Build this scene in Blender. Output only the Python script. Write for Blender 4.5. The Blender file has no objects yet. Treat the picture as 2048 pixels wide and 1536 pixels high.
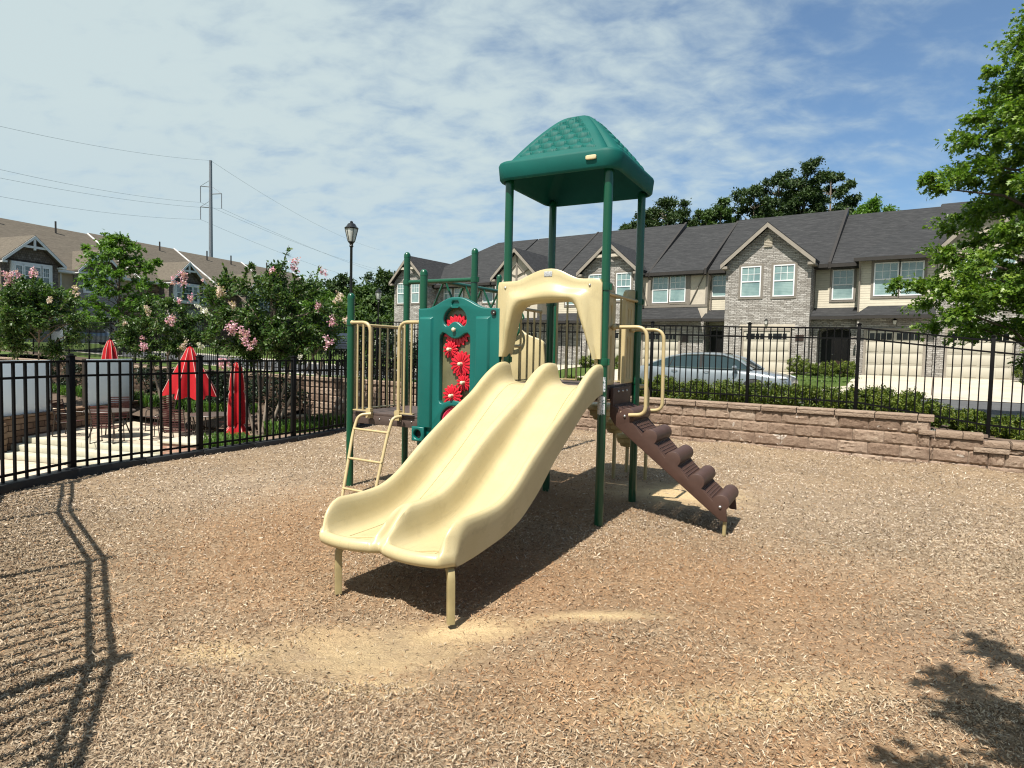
import bpy, bmesh, math, random
import numpy as np
from mathutils import Vector, Matrix
R=math.radians; PI=math.pi
rng=np.random.default_rng(7); random.seed(7)
scn=bpy.context.scene; COL=scn.collection
# ------------------------------------------------------------------ helpers
def link(o):
    COL.objects.link(o); return o
def tag(o,label=None,cat=None,group=None,kind=None):
    if label: o['label']=label
    if cat: o['category']=cat
    if group: o['group']=group
    if kind: o['kind']=kind
    return o
def thing(name,label,cat,loc=(0,0,0),rz=0,group=None):
    o=link(bpy.data.objects.new(name,None)); o.empty_display_size=.1
    o.location=loc; o.rotation_euler=(0,0,rz)
    return tag(o,label,cat,group)
def copy_tree(o,parent=None):
    c=o.copy(); COL.objects.link(c); c.parent=parent
    for ch in list(o.children): copy_tree(ch,c)
    return c
class MB:
    def __init__(s): s.v=[]; s.f=[]; s.m=[]; s.cur=0
    def add(s,vs,fs):
        b=len(s.v); s.v+= [tuple(p) for p in vs]
        for f in fs: s.f.append(tuple(i+b for i in f)); s.m.append(s.cur)
        return s
    def box(s,x0,x1,y0,y1,z0,z1):
        return s.add([(x0,y0,z0),(x1,y0,z0),(x1,y1,z0),(x0,y1,z0),(x0,y0,z1),(x1,y0,z1),(x1,y1,z1),(x0,y1,z1)],
            [(0,3,2,1),(4,5,6,7),(0,1,5,4),(1,2,6,5),(2,3,7,6),(3,0,4,7)])
    def bar(s,p,q,w,h=None,up=(0,0,1)):
        h=h or w; p=Vector(p); q=Vector(q); d=(q-p).normalized(); u=Vector(up)
        if abs(d.dot(u))>.98: u=Vector((0,1,0))
        a=d.cross(u).normalized()*w/2; b=a.cross(d).normalized()*h/2
        vs=[p-a-b,p+a-b,p+a+b,p-a+b,q-a-b,q+a-b,q+a+b,q-a+b]
        return s.add(vs,[(0,3,2,1),(4,5,6,7),(0,1,5,4),(1,2,6,5),(2,3,7,6),(3,0,4,7)])
    def prism(s,poly,lo,hi,ax='z'):
        n=len(poly)
        def P(p,h):
            return (p[0],p[1],h) if ax=='z' else ((p[0],h,p[1]) if ax=='y' else (h,p[0],p[1]))
        vs=[P(p,lo) for p in poly]+[P(p,hi) for p in poly]
        fs=[tuple(range(n))[::-1],tuple(range(n,2*n))]+[(i,(i+1)%n,n+(i+1)%n,n+i) for i in range(n)]
        return s.add(vs,fs)
    def tube(s,path,r,n=10,caps=True):
        pts=[Vector(p) for p in path]; rs=r if isinstance(r,(list,tuple)) else [r]*len(pts)
        t0=(pts[1]-pts[0]).normalized(); u=t0.orthogonal().normalized(); rings=[]
        for i,p in enumerate(pts):
            t=(pts[min(i+1,len(pts)-1)]-pts[max(i-1,0)]).normalized()
            u=(u-t*u.dot(t)); u=u.normalized() if u.length>1e-6 else t.orthogonal().normalized()
            w=t.cross(u)
            rings.append([p+(u*math.cos(2*PI*k/n)+w*math.sin(2*PI*k/n))*rs[i] for k in range(n)])
        vs=[q for g in rings for q in g]; fs=[]
        for i in range(len(pts)-1):
            for k in range(n):
                fs.append((i*n+k,i*n+(k+1)%n,(i+1)*n+(k+1)%n,(i+1)*n+k))
        if caps: fs+=[tuple(range(n))[::-1],tuple(range((len(pts)-1)*n,len(pts)*n))]
        return s.add(vs,fs)
    def lathe(s,prof,c=(0,0,0),n=24):
        vs=[];fs=[];m=len(prof)
        for k in range(n):
            a=2*PI*k/n
            for r,z in prof: vs.append((c[0]+r*math.cos(a),c[1]+r*math.sin(a),c[2]+z))
        for k in range(n):
            for i in range(m-1):
                a,b=k*m+i,((k+1)%n)*m+i
                fs.append((a,b,b+1,a+1))
        return s.add(vs,fs)
    def sphere(s,c,r,n=12,m=8,sc=(1,1,1)):
        vs=[(c[0],c[1],c[2]-r*sc[2])]
        for i in range(1,m):
            th=PI*i/m
            for k in range(n):
                vs.append((c[0]+r*sc[0]*math.sin(th)*math.cos(2*PI*k/n),c[1]+r*sc[1]*math.sin(th)*math.sin(2*PI*k/n),c[2]-r*sc[2]*math.cos(th)))
        vs.append((c[0],c[1],c[2]+r*sc[2])); fs=[]
        for k in range(n):
            fs.append((0,1+(k+1)%n,1+k)); fs.append((len(vs)-1,1+(m-2)*n+k,1+(m-2)*n+(k+1)%n))
        for i in range(m-2):
            for k in range(n): fs.append((1+i*n+k,1+i*n+(k+1)%n,1+(i+1)*n+(k+1)%n,1+(i+1)*n+k))
        return s.add(vs,fs)
    def grid(s,P,closed_u=False,closed_v=False):
        nu,nv=len(P),len(P[0]); vs=[q for row in P for q in row]; fs=[]
        for i in range(nu if closed_u else nu-1):
            for j in range(nv if closed_v else nv-1):
                a,b=i,(i+1)%nu; c,d=j,(j+1)%nv
                fs.append((a*nv+c,b*nv+c,b*nv+d,a*nv+d))
        return s.add(vs,fs)
    def build(s,name,mats,parent=None,smooth=False,bevel=0,fix=True,off=None,seg=2,angle=40):
        me=bpy.data.meshes.new(name)
        vs=s.v if off is None else [(p[0]-off[0],p[1]-off[1],p[2]-off[2]) for p in s.v]
        me.from_pydata(vs,[],s.f)
        if not isinstance(mats,(list,tuple)): mats=[mats]
        for m in mats: me.materials.append(m)
        if len(mats)>1: me.polygons.foreach_set('material_index',s.m)
        if fix or bevel:
            bm=bmesh.new(); bm.from_mesh(me)
            if fix: bmesh.ops.recalc_face_normals(bm,faces=bm.faces)
            if bevel:
                es=[e for e in bm.edges if len(e.link_faces)==2 and e.calc_face_angle(0)>R(50)]
                bmesh.ops.bevel(bm,geom=es,offset=bevel,segments=seg,affect='EDGES',profile=.5,clamp_overlap=True)
            bm.to_mesh(me); bm.free()
        if smooth or bevel:
            me.polygons.foreach_set('use_smooth',[True]*len(me.polygons))
            me.set_sharp_from_angle(angle=R(angle))
        me.update()
        o=link(bpy.data.objects.new(name,me))
        if parent: o.parent=parent
        return o
def fillet(path,rad,n=6):
    pts=[Vector(p) for p in path]; out=[pts[0]]
    for i in range(1,len(pts)-1):
        a,b,c=pts[i-1],pts[i],pts[i+1]; d1=(a-b); d2=(c-b)
        r=min(rad,d1.length*.49,d2.length*.49); p=b+d1.normalized()*r; q=b+d2.normalized()*r
        for k in range(n+1):
            t=k/n; out.append(p*(1-t)**2+b*2*t*(1-t)+q*t*t)
    out.append(pts[-1]); return out
def catmull(pts,n=8):
    pts=[Vector(p) for p in pts]; P=[pts[0]*2-pts[1]]+pts+[pts[-1]*2-pts[-2]]; out=[]
    for i in range(1,len(P)-2):
        a,b,c,d=P[i-1:i+3]
        for k in range(n):
            t=k/n; out.append(.5*((2*b)+(c-a)*t+(2*a-5*b+4*c-d)*t*t+(3*b-a-3*c+d)*t**3))
    out.append(pts[-1]); return out
def interp(xs,ys,x): return float(np.interp(x,xs,ys))
def plate(name,outs,y,th,mat,parent,bevel=.006,smooth=True,res=1,off=(0,0),plane='xz'):
    """flat board with holes: outlines in (a,z), front face toward -y at y, thickness th"""
    cu=bpy.data.curves.new(name,'CURVE'); cu.dimensions='2D'; cu.fill_mode='BOTH'
    cu.extrude=max(th/2-bevel,.0005); cu.bevel_depth=bevel; cu.bevel_resolution=res
    cu.offset=-bevel
    for o in outs:
        sp=cu.splines.new('POLY'); sp.points.add(len(o)-1)
        for i,p in enumerate(o): sp.points[i].co=(p[0],p[1],0,1)
        sp.use_cyclic_u=True
    tmp=link(bpy.data.objects.new(name+'_tmp',cu))
    dg=bpy.context.evaluated_depsgraph_get()
    me=bpy.data.meshes.new_from_object(tmp.evaluated_get(dg))
    bpy.data.objects.remove(tmp); bpy.data.curves.remove(cu)
    n=len(me.vertices); co=np.empty(n*3,'f'); me.vertices.foreach_get('co',co); co=co.reshape(n,3)
    new=np.empty_like(co)
    if plane=='xz': new[:,0]=co[:,0]; new[:,2]=co[:,1]; new[:,1]=y+th/2-co[:,2]
    else: new[:,1]=co[:,0]; new[:,2]=co[:,1]; new[:,0]=y-th/2+co[:,2]
    me.vertices.foreach_set('co',new.ravel())
    me.name=name; me.materials.clear(); me.materials.append(mat)
    bm=bmesh.new(); bm.from_mesh(me); bmesh.ops.remove_doubles(bm,verts=bm.verts,dist=.0002)
    bmesh.ops.recalc_face_normals(bm,faces=bm.faces); bm.to_mesh(me); bm.free()
    if smooth:
        me.polygons.foreach_set('use_smooth',[True]*len(me.polygons)); me.set_sharp_from_angle(angle=R(50))
    me.update()
    o=link(bpy.data.objects.new(name,me)); o.parent=parent; return o
def circ(cx,cz,r,n=24,a0=0,a1=2*PI,end=False):
    return [(cx+r*math.cos(a0+(a1-a0)*k/n),cz+r*math.sin(a0+(a1-a0)*k/n)) for k in range(n+(1 if end else 0))]
def npmesh(name,co,faces_n,loops,mat,parent=None,smooth=False):
    """bulk mesh: co (N,3); faces all with faces_n corners; loops flat index array"""
    me=bpy.data.meshes.new(name); nf=len(loops)//faces_n
    me.vertices.add(len(co)); me.vertices.foreach_set('co',np.ascontiguousarray(co,dtype='f').ravel())
    me.loops.add(len(loops)); me.loops.foreach_set('vertex_index',np.ascontiguousarray(loops,dtype='i'))
    me.polygons.add(nf); me.polygons.foreach_set('loop_start',np.arange(0,nf*faces_n,faces_n,dtype='i'))
    me.materials.append(mat); me.update(calc_edges=True); me.validate()
    if smooth: me.polygons.foreach_set('use_smooth',[True]*nf)
    o=link(bpy.data.objects.new(name,me))
    if parent: o.parent=parent
    return o
# ------------------------------------------------------------------ materials
ALB=.82   # overall calibration of every reflectance to the exposure
class NT:
    def __init__(s,name):
        s.m=bpy.data.materials.new(name); s.m.use_nodes=True; s.t=s.m.node_tree; s.n=s.t.nodes; s.l=s.t.links
        s.b=s.n['Principled BSDF']; s.out=s.n['Material Output']
    def add(s,t,**k):
        x=s.n.new(t)
        for a,v in k.items(): setattr(x,a,v)
        return x
    def ln(s,a,b): s.l.new(a,b)
    def coord(s,kind='Object',scale=None):
        tc=s.add('ShaderNodeTexCoord'); o=tc.outputs[kind]
        if scale is not None:
            mp=s.add('ShaderNodeMapping'); mp.inputs['Scale'].default_value=scale; s.ln(o,mp.inputs['Vector']); o=mp.outputs[0]
        return o
    def noise(s,vec,scale,detail=4,rough=.55,dist=0):
        x=s.add('ShaderNodeTexNoise'); x.inputs['Scale'].default_value=scale; x.inputs['Detail'].default_value=detail
        x.inputs['Roughness'].default_value=rough; x.inputs['Distortion'].default_value=dist
        if vec is not None: s.ln(vec,x.inputs['Vector'])
        return x.outputs['Fac']
    def ramp(s,fac,stops):
        x=s.add('ShaderNodeValToRGB'); cr=x.color_ramp
        while len(cr.elements)<len(stops): cr.elements.new(.5)
        for e,(p,c) in zip(cr.elements,stops):
            e.position=p; e.color=(*c,1) if len(c)==3 else c
        s.ln(fac,x.inputs[0]); return x.outputs[0]
    def mix(s,fac,a,b,mode='MIX'):
        x=s.add('ShaderNodeMix',data_type='RGBA',blend_type=mode)
        for sock,val in ((x.inputs[0],fac),(x.inputs[6],a),(x.inputs[7],b)):
            if isinstance(val,(int,float)): sock.default_value=val
            elif isinstance(val,tuple): sock.default_value=(*val,1)
            else: s.ln(val,sock)
        return x.outputs[2]
    def math(s,op,a,b=0,c=0):
        x=s.add('ShaderNodeMath',operation=op)
        for i,val in enumerate((a,b,c)):
            if isinstance(val,(int,float)): x.inputs[i].default_value=val
            else: s.ln(val,x.inputs[i])
        return x.outputs[0]
    def bump(s,h,strength=.3,dist=.01,prev=None):
        x=s.add('ShaderNodeBump'); x.inputs['Strength'].default_value=strength; x.inputs['Distance'].default_value=dist
        s.ln(h,x.inputs['Height'])
        if prev is not None: s.ln(prev,x.inputs['Normal'])
        s.ln(x.outputs[0],s.b.inputs['Normal']); return x.outputs[0]
    def base(s,c):
        if isinstance(c,tuple): s.b.inputs['Base Color'].default_value=(*[q*ALB for q in c],1)
        else: s.ln(s.mix(1,c,(ALB,ALB,ALB),'MULTIPLY'),s.b.inputs['Base Color'])
    def set(s,rough=.5,metal=0,spec=.5,coat=0):
        s.b.inputs['Roughness'].default_value=rough; s.b.inputs['Metallic'].default_value=metal
        s.b.inputs['Specular IOR Level'].default_value=spec; s.b.inputs['Coat Weight'].default_value=coat
        return s
def shade(c,k): return tuple(min(1,x*k) for x in c)
def simple(name,c,rough=.5,metal=0,spec=.5,coat=0,var=.12,vs=6,bump=0,bs=80,bd=.002,coord='Object'):
    t=NT(name); v=t.coord(coord)
    f=t.noise(v,vs,5,.6)
    t.base(t.ramp(f,[(.3,shade(c,1-var)),(.7,shade(c,1+var))])); t.set(rough,metal,spec,coat)
    if bump: t.bump(t.noise(v,bs,4),bump,bd)
    return t.m
M={}
M['green_post']=simple('green_powder_coat',(.002,.070,.030),.30,0,.5,.2,.08,3)
M['teal']=simple('teal_plastic',(.002,.115,.097),.36,0,.5,0,.07,4,.15,220,.001)
M['canopy']=simple('canopy_green_plastic',(.003,.098,.082),.6,0,.2,0,.10,3,.2,180,.001)
t=NT('tan_plastic'); v=t.coord()
f=t.noise(v,2.2,6,.6); g=t.noise(v,240,3,.7); sc=t.noise(t.coord('Object',(26,.7,1.2)),3.0,5,.65,.3); gm=t.noise(v,7,6,.7)
c=t.ramp(f,[(.3,(.515,.425,.225)),(.7,(.575,.485,.275))])
c=t.mix(t.math('MULTIPLY',t.math('GREATER_THAN',g,.59),.34),c,(.40,.31,.15))
c=t.mix(t.math('MULTIPLY',t.math('GREATER_THAN',sc,.62),.26),c,(.38,.31,.17))
c=t.mix(t.ramp(gm,[(.56,(0,0,0)),(.78,(.38,.38,.38))]),c,(.34,.27,.15))
t.base(c); t.set(.36,0,.45); t.bump(g,.10,.001); M['tan']=t.m
M['tan_pipe']=simple('tan_powder_coat',(.50,.395,.205),.38,0,.5,0,.09,5)
M['tan_leg']=simple('tan_steel_leg',(.36,.29,.14),.42,0,.5,0,.14,9)
M['brown']=simple('brown_vinyl',(.075,.040,.030),.55,0,.4,0,.15,8,.3,150,.002)
M['brown_deck']=simple('brown_deck_vinyl',(.085,.058,.048),.6,0,.4,0,.2,10,.3,150,.002)
M['red']=simple('red_gear_plastic',(.60,.010,.028),.38,0,.5,0,.08,6)
M['pinkred']=simple('faded_red_disc',(.55,.03,.08),.5,0,.4,0,.2,8)
M['cream']=simple('cream_plastic',(.72,.62,.42),.4)
M['olive_panel']=simple('olive_acrylic',(.17,.16,.085),.25,0,.5,0,.25,3)
M['steel']=simple('galvanised_bolt',(.55,.55,.54),.35,.9)
M['dark']=simple('dark_hole',(.01,.01,.01),.8)
M['plaque']=simple('grey_plaque',(.42,.43,.44),.5,0,.5,0,.35,60)
M['sand_plaque']=simple('sand_plaque',(.62,.52,.30),.5,0,.5,0,.10,30)
t=NT('peeling_sticker'); v=t.coord(); f=t.noise(v,38,5,.7,1.2)
t.base(t.ramp(f,[(.42,(.02,.12,.07)),(.47,(.62,.66,.70)),(.62,(.80,.82,.84)),(.7,(.35,.40,.42))])); t.set(.4); M['sticker']=t.m
M['fence']=simple('black_fence_paint',(.0035,.0035,.004),.55,0,.14,0,.2,5)
M['curb']=simple('black_plastic_border',(.016,.017,.018),.55,0,.4,0,.25,6,.3,60,.003)
M['lamp_black']=simple('lamp_black',(.006,.006,.007),.3)
M['lamp_glass']=simple('lamp_glass',(.62,.62,.58),.15,0,.6)
# --- mulch ground
t=NT('wood_mulch'); v=t.coord()
vo=t.add('ShaderNodeTexVoronoi'); vo.inputs['Scale'].default_value=34; vo.inputs['Randomness'].default_value=1
wn=t.add('ShaderNodeTexNoise'); wn.inputs['Scale'].default_value=9; wn.inputs['Detail'].default_value=3; t.ln(v,wn.inputs['Vector'])
ad=t.add('ShaderNodeVectorMath',operation='MULTIPLY_ADD'); t.ln(wn.outputs['Color'],ad.inputs[0]); ad.inputs[1].default_value=(.35,.35,.0); t.ln(v,ad.inputs[2])
mp=t.add('ShaderNodeMapping'); mp.inputs['Scale'].default_value=(1,2.3,1); mp.inputs['Rotation'].default_value=(0,0,.5); t.ln(ad.outputs[0],mp.inputs[0])
t.ln(mp.outputs[0],vo.inputs['Vector'])
chip=t.ramp(t.math('MULTIPLY',vo.outputs['Color'],1.0),[(.0,(0.1128,0.07254,0.04433)),(.3,(0.2257,0.1531,0.09269)),(.6,(0.3224,0.2337,0.1451)),(.85,(0.4272,0.3305,0.2217)),(1,(0.5481,0.4514,0.3305))])
fine=t.noise(v,150,5,.7)
chip=t.mix(.35,chip,t.ramp(fine,[(.3,(0.1115,0.07293,0.04719)),(.7,(0.5148,0.4033,0.2746))]))
def spot(cx,cy,rx,ry,rot=0,soft=.5):
    """0..1 mask of a worn patch on the ground at (cx,cy)"""
    m=t.add('ShaderNodeMapping',vector_type='TEXTURE'); m.inputs['Location'].default_value=(cx,cy,0); m.inputs['Rotation'].default_value=(0,0,rot); m.inputs['Scale'].default_value=(rx,ry,1)
    t.ln(v,m.inputs[0]); g=t.add('ShaderNodeVectorMath',operation='LENGTH'); t.ln(m.outputs[0],g.inputs[0])
    w=t.noise(v,2.2,6,.65); d=t.math('ADD',g.outputs['Value'],t.math('MULTIPLY',t.math('SUBTRACT',w,.5),1.5))
    x=t.add('ShaderNodeMapRange'); x.inputs[1].default_value=1.05; x.inputs[2].default_value=1.05-soft; t.ln(d,x.inputs[0]); return x.outputs[0]
def mx(ms):
    r=ms[0]
    for q in ms[1:]: r=t.math('MAXIMUM',r,q)
    return r
w5=t.noise(v,4.2,7,.75,.6)
rust=mx([spot(-1.9,5.6,1.5,2.6,.35,.8),spot(.5,7.6,1.9,1.6,.2,.8),spot(1.7,4.7,2.2,1.6,-.3,.9),spot(.2,4.6,1.4,1.5,0,.9),spot(.6,3.1,1.9,.9,.2,1),spot(1.3,2.5,1.5,.8,.1,1),spot(2.3,3.7,1.3,.9,0,1)])
c=t.mix(t.math('MULTIPLY',rust,.85),chip,t.mix(.35,t.ramp(fine,[(.3,(.20,.105,.05)),(.7,(.46,.275,.145))]),chip))
grey=mx([spot(4.0,6.0,2.2,2.6,0,1.0),spot(-1.3,2.3,1.6,.8,.2,.9),spot(-3.2,7.5,1.5,1.5,0,.9),spot(3.2,3.6,1.4,1.2,0,.9)])
c=t.mix(t.math('MULTIPLY',grey,.35),c,t.mix(.6,(.50,.44,.37),chip))
sand=mx([spot(-.80,3.48,.85,.48,.1,1.3),spot(-.35,3.78,.75,.24,.2,1.0),spot(-.75,3.05,.55,.18,.1,1.0),spot(.62,4.02,.55,.12,.1,.9),spot(-1.55,3.35,.35,.18,.2,.9),spot(2.0,7.6,1.0,.8,-.3,.8),spot(1.2,3.0,.9,.25,.3,1.3)])
sand=t.math('MULTIPLY',sand,t.ramp(w5,[(.34,(.30,.30,.30)),(.49,(1,1,1))]))
c=t.mix(t.math('MULTIPLY',sand,.95),c,t.ramp(fine,[(.3,(.50,.36,.19)),(.7,(.70,.54,.32))]))
big=t.noise(v,.9,4,.6)
c=t.mix(1,c,t.ramp(big,[(.3,(.84,.84,.84)),(.7,(1.1,1.08,1.05))]),'MULTIPLY')
t.base(c); t.set(.9,0,.15)
bn=t.bump(vo.outputs['Distance'],.7,.012); t.bump(fine,.6,.008,bn); M['mulch']=t.m; SANDMASK=None
# chips: every piece its own tint
def isl(name,stops,rough=.8,spec=.2,trans=0,var=None):
    t=NT(name); g=t.add('ShaderNodeNewGeometry'); c=t.ramp(g.outputs['Random Per Island'],stops)
    if var is not None:
        nz=t.noise(t.coord(),var[0],3); c=t.mix(1,c,t.ramp(nz,[(.35,(var[1],)*3),(.65,(var[2],)*3)]),'MULTIPLY')
    t.base(c); t.set(rough,0,spec)
    if trans:
        tr=t.add('ShaderNodeBsdfTranslucent'); t.ln(t.mix(1,c,(1.0,1.15,.45),'MULTIPLY'),tr.inputs[0])
        ms=t.add('ShaderNodeMixShader'); ms.inputs[0].default_value=trans
        t.ln(t.b.outputs[0],ms.inputs[1]); t.ln(tr.outputs[0],ms.inputs[2]); t.ln(ms.outputs[0],t.out.inputs[0])
    return t.m
M['chips']=isl('wood_chips',[(0,(0.1408,0.08798,0.05454)),(.2,(0.2639,0.1848,0.1144)),(.5,(0.3871,0.286,0.1848)),(.75,(0.5015,0.3915,0.2683)),(1,(0.651,0.5454,0.4047))],.85,.15,0,(0.9681,0.7038,0.9681))
M['chips_grey']=isl('weathered_wood_chips',[(0,(0.1396,0.102,0.07515)),(.2,(0.2684,0.204,0.1503)),(.5,(0.3972,0.3167,0.2362)),(.75,(0.5153,0.4241,0.3274)),(1,(0.6764,0.5797,0.4616))],.85,.15,0,(1.181,0.8589,1.181))
M['chips_rust']=isl('rust_wood_chips',[(0,(0.1711,0.08554,0.04277)),(.35,(0.3231,0.1853,0.09504)),(.7,(0.4372,0.2756,0.1521)),(1,(0.5702,0.4087,0.2661))],.85,.15)
def leafmat(name,a,b,c,trans=.3,rough=.45): return isl(name,[(0,a),(.5,b),(1,c)],rough,.35,trans)
M['leaf_oak']=leafmat('oak_leaf',(0.06156,0.13,0.01642),(0.13,0.2257,0.02736),(0.2394,0.3352,0.05472),.36,.40)
M['leaf_myrtle']=leafmat('myrtle_leaf',(0.0253,0.06325,0.0161),(0.0552,0.1127,0.02415),(0.115,0.1725,0.0391),.28,.42)
M['leaf_young']=leafmat('young_oak_leaf',(.05,.12,.015),(.10,.20,.024),(.16,.28,.045),.34)
M['leaf_pine']=leafmat('pine_needle',(.020,.045,.014),(.040,.078,.020),(.075,.115,.028),.18,.6)
M['leaf_wood']=leafmat('woodland_leaf',(.028,.062,.013),(.052,.102,.019),(.09,.145,.028),.22,.6)
M['leaf_box']=leafmat('boxwood_leaf',(.055,.10,.014),(.125,.175,.026),(.24,.265,.045),.30,.45)
M['leaf_hedge']=leafmat('hedge_leaf',(.006,.015,.008),(.014,.03,.013),(.03,.05,.02),.15,.4)
M['lily']=leafmat('lily_leaf',(.035,.09,.012),(.065,.14,.018),(.11,.19,.03),.3)
M['grassblade']=leafmat('grass_blade',(.05,.10,.02),(.09,.16,.03),(.14,.21,.05),.25)
M['petal_pink']=isl('pink_blossom',[(0,(.62,.26,.40)),(.5,(.78,.46,.58)),(1,(.86,.66,.72))],.6,.2,.3)
M['petal_pale']=isl('pale_blossom',[(0,(.60,.42,.40)),(.5,(.70,.55,.48)),(1,(.8,.7,.6))],.6,.2,.3)
M['petal_white']=isl('white_blossom',[(0,(.6,.58,.5)),(1,(.8,.78,.72))],.6,.2,.2)
t=NT('bark'); v=t.coord('Object',(1,1,.25)); f=t.noise(v,22,6,.7)
t.base(t.ramp(f,[(.3,(.05,.038,.03)),(.7,(.17,.135,.105))])); t.set(.9,0,.1); t.bump(f,.6,.02); M['bark']=t.m
t=NT('myrtle_bark'); v=t.coord('Object',(1,1,.2)); f=t.noise(v,14,5,.7)
t.base(t.ramp(f,[(.3,(.16,.12,.09)),(.7,(.36,.30,.24))])); t.set(.8,0,.2); M['bark_m']=t.m
# masonry
def blocks(name,cols,mortar,bw,bh,ms,axis='xz',dist=.0,bump=.6,bd=.03,off=.5,grain=18,smear=None,scale=1,rough_amp=.5,cw=.5):
    t=NT(name); tc=t.coord(); sp=t.add('ShaderNodeSeparateXYZ'); t.ln(tc,sp.inputs[0]); cb=t.add('ShaderNodeCombineXYZ')
    if axis=='xz':
        t.ln(t.math('ADD',sp.outputs[0],sp.outputs[1]),cb.inputs[0])
    else: t.ln(sp.outputs[0],cb.inputs[0])
    t.ln(sp.outputs[2],cb.inputs[1]); vec=cb.outputs[0]
    if dist:
        nz=t.add('ShaderNodeTexNoise'); nz.inputs['Scale'].default_value=3.5; nz.inputs['Detail'].default_value=2; t.ln(tc,nz.inputs['Vector'])
        a=t.add('ShaderNodeVectorMath',operation='MULTIPLY_ADD'); t.ln(nz.outputs['Color'],a.inputs[0]); a.inputs[1].default_value=(dist*1.5,dist,0); t.ln(vec,a.inputs[2]); vec=a.outputs[0]
    b=t.add('ShaderNodeTexBrick'); t.ln(vec,b.inputs['Vector']); b.offset=off
    b.inputs['Scale'].default_value=1; b.inputs['Brick Width'].default_value=bw; b.inputs['Row Height'].default_value=bh
    b.inputs['Mortar Size'].default_value=ms; b.inputs['Mortar Smooth'].default_value=.3
    b.inputs['Color1'].default_value=(0,0,0,1); b.inputs['Color2'].default_value=(1,1,1,1); b.inputs['Mortar'].default_value=(.5,.5,.5,1); b.inputs['Bias'].default_value=0
    gr=t.noise(tc,grain,6,.7); lo=t.noise(tc,2.6,3,.6)
    mixf=t.math('ADD',t.math('MULTIPLY',b.outputs['Color'],cw),t.math('MULTIPLY',t.math('ADD',gr,lo),(1-cw)*.5+.03))
    c=t.ramp(mixf,cols)
    if smear:
        sm=t.noise(tc,2.3,4,.6,.4); c=t.mix(t.math('MULTIPLY',t.math('GREATER_THAN',sm,smear[1]),t.math('MULTIPLY',gr,1.1)),c,smear[0])
    c=t.mix(b.outputs['Fac'],c,mortar); t.base(c); t.set(.9,0,.15)
    h=t.math('ADD',t.math('MULTIPLY',b.outputs['Fac'],-.9),t.math('MULTIPLY',gr,rough_amp)); t.bump(h,bump,bd)
    return t.m
M['wallblock']=blocks('split_face_block',[(.22,(.20,.13,.098)),(.42,(.31,.215,.16)),(.60,(.41,.305,.23)),(.82,(.54,.43,.345))],(.20,.135,.10),.455,.206,.004,'x',0,1.0,.09,.5,13,((.66,.60,.53),.665),1,2.2,.16)
t=NT('split_face_stone'); v=t.coord(); g=t.add('ShaderNodeNewGeometry'); gr=t.noise(v,24,6,.75); lo=t.noise(v,3.0,4,.65,.4)
c=t.ramp(t.math('ADD',t.math('MULTIPLY',g.outputs['Random Per Island'],.22),t.math('ADD',t.math('MULTIPLY',gr,.45),t.math('MULTIPLY',lo,.33))),[(.30,(.15,.10,.072)),(.44,(.25,.175,.128)),(.58,(.35,.26,.195)),(.76,(.52,.425,.335))])
sm=t.noise(v,1.9,5,.65,.5); c=t.mix(t.math('MULTIPLY',t.math('GREATER_THAN',sm,.64),t.math('MULTIPLY',gr,1.2)),c,(.66,.60,.53))
t.base(c); t.set(.95,0,.1); t.bump(gr,.9,.02); M['splitblock']=t.m
M['stone_shade_dark']=simple('shade_darkened_block',(.085,.058,.042),.95,0,.1,0,.45,7,.9,24,.03)  # dark brown stone; tree shade on the left wall stretch is in this colour too
M['joint']=simple('dry_joint',(.16,.115,.085),.95)
M['capblock']=blocks('wall_cap',[(.25,(.23,.165,.12)),(.5,(.34,.25,.185)),(.8,(.47,.37,.285))],(.10,.07,.05),.60,.4,.006,'x',0,.8,.04,.0,14,None,1,1.6,.2)
M['stone']=blocks('ledge_stone',[(.14,(.185,.165,.148)),(.38,(.34,.315,.285)),(.62,(.47,.445,.41)),(.88,(.64,.61,.57))],(.19,.17,.15),.30,.085,.008,'xz',.07,.9,.06,.37,14,None,1,1.3,.42)
M['stone_brown']=blocks('brown_terrace_stone',[(.12,(.09,.055,.035)),(.5,(.20,.13,.085)),(.9,(.33,.24,.16))],(.05,.03,.02),.40,.16,.012,'xz',.03,.8,.04,.5,12)
M['shake']=blocks('brown_shake',[(.12,(.10,.08,.066)),(.5,(.15,.125,.105)),(.9,(.21,.18,.155))],(.05,.04,.035),.16,.16,.008,'xz',.02,.6,.02,.4,12)
M['brickred']=blocks('planter_brick',[(.12,(.26,.13,.09)),(.5,(.38,.22,.16)),(.9,(.50,.33,.25))],(.35,.28,.22),.2,.075,.008,'xz',0,.5,.02,.5,16)
def siding(name,c,pitch=.115):
    t=NT(name); tc=t.coord(); sp=t.add('ShaderNodeSeparateXYZ'); t.ln(tc,sp.inputs[0])
    fr=t.math('FRACT',t.math('MULTIPLY',sp.outputs[2],1/pitch)); nz=t.noise(tc,3,4)
    t.base(t.mix(t.math('LESS_THAN',fr,.07),t.ramp(nz,[(.3,shade(c,.93)),(.7,shade(c,1.05))]),shade(c,.55))); t.set(.6,0,.3)
    t.bump(t.math('SUBTRACT',1,fr),.9,.02); return t.m
M['siding']=siding('cream_siding',(.56,.51,.40)); M['siding_tan']=siding('tan_siding',(.42,.36,.26))
M['stucco']=simple('cream_stucco',(.54,.48,.39),.9,0,.2,0,.07,4,.4,120,.004)
M['stucco_tan']=simple('tan_stucco',(.47,.38,.26),.9,0,.2,0,.07,4,.4,120,.004)
M['trim']=simple('taupe_trim',(.215,.19,.16),.6,0,.3,0,.08,4)
M['trim_pale']=simple('pale_trim',(.30,.265,.22),.6,0,.3,0,.08,4)
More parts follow.
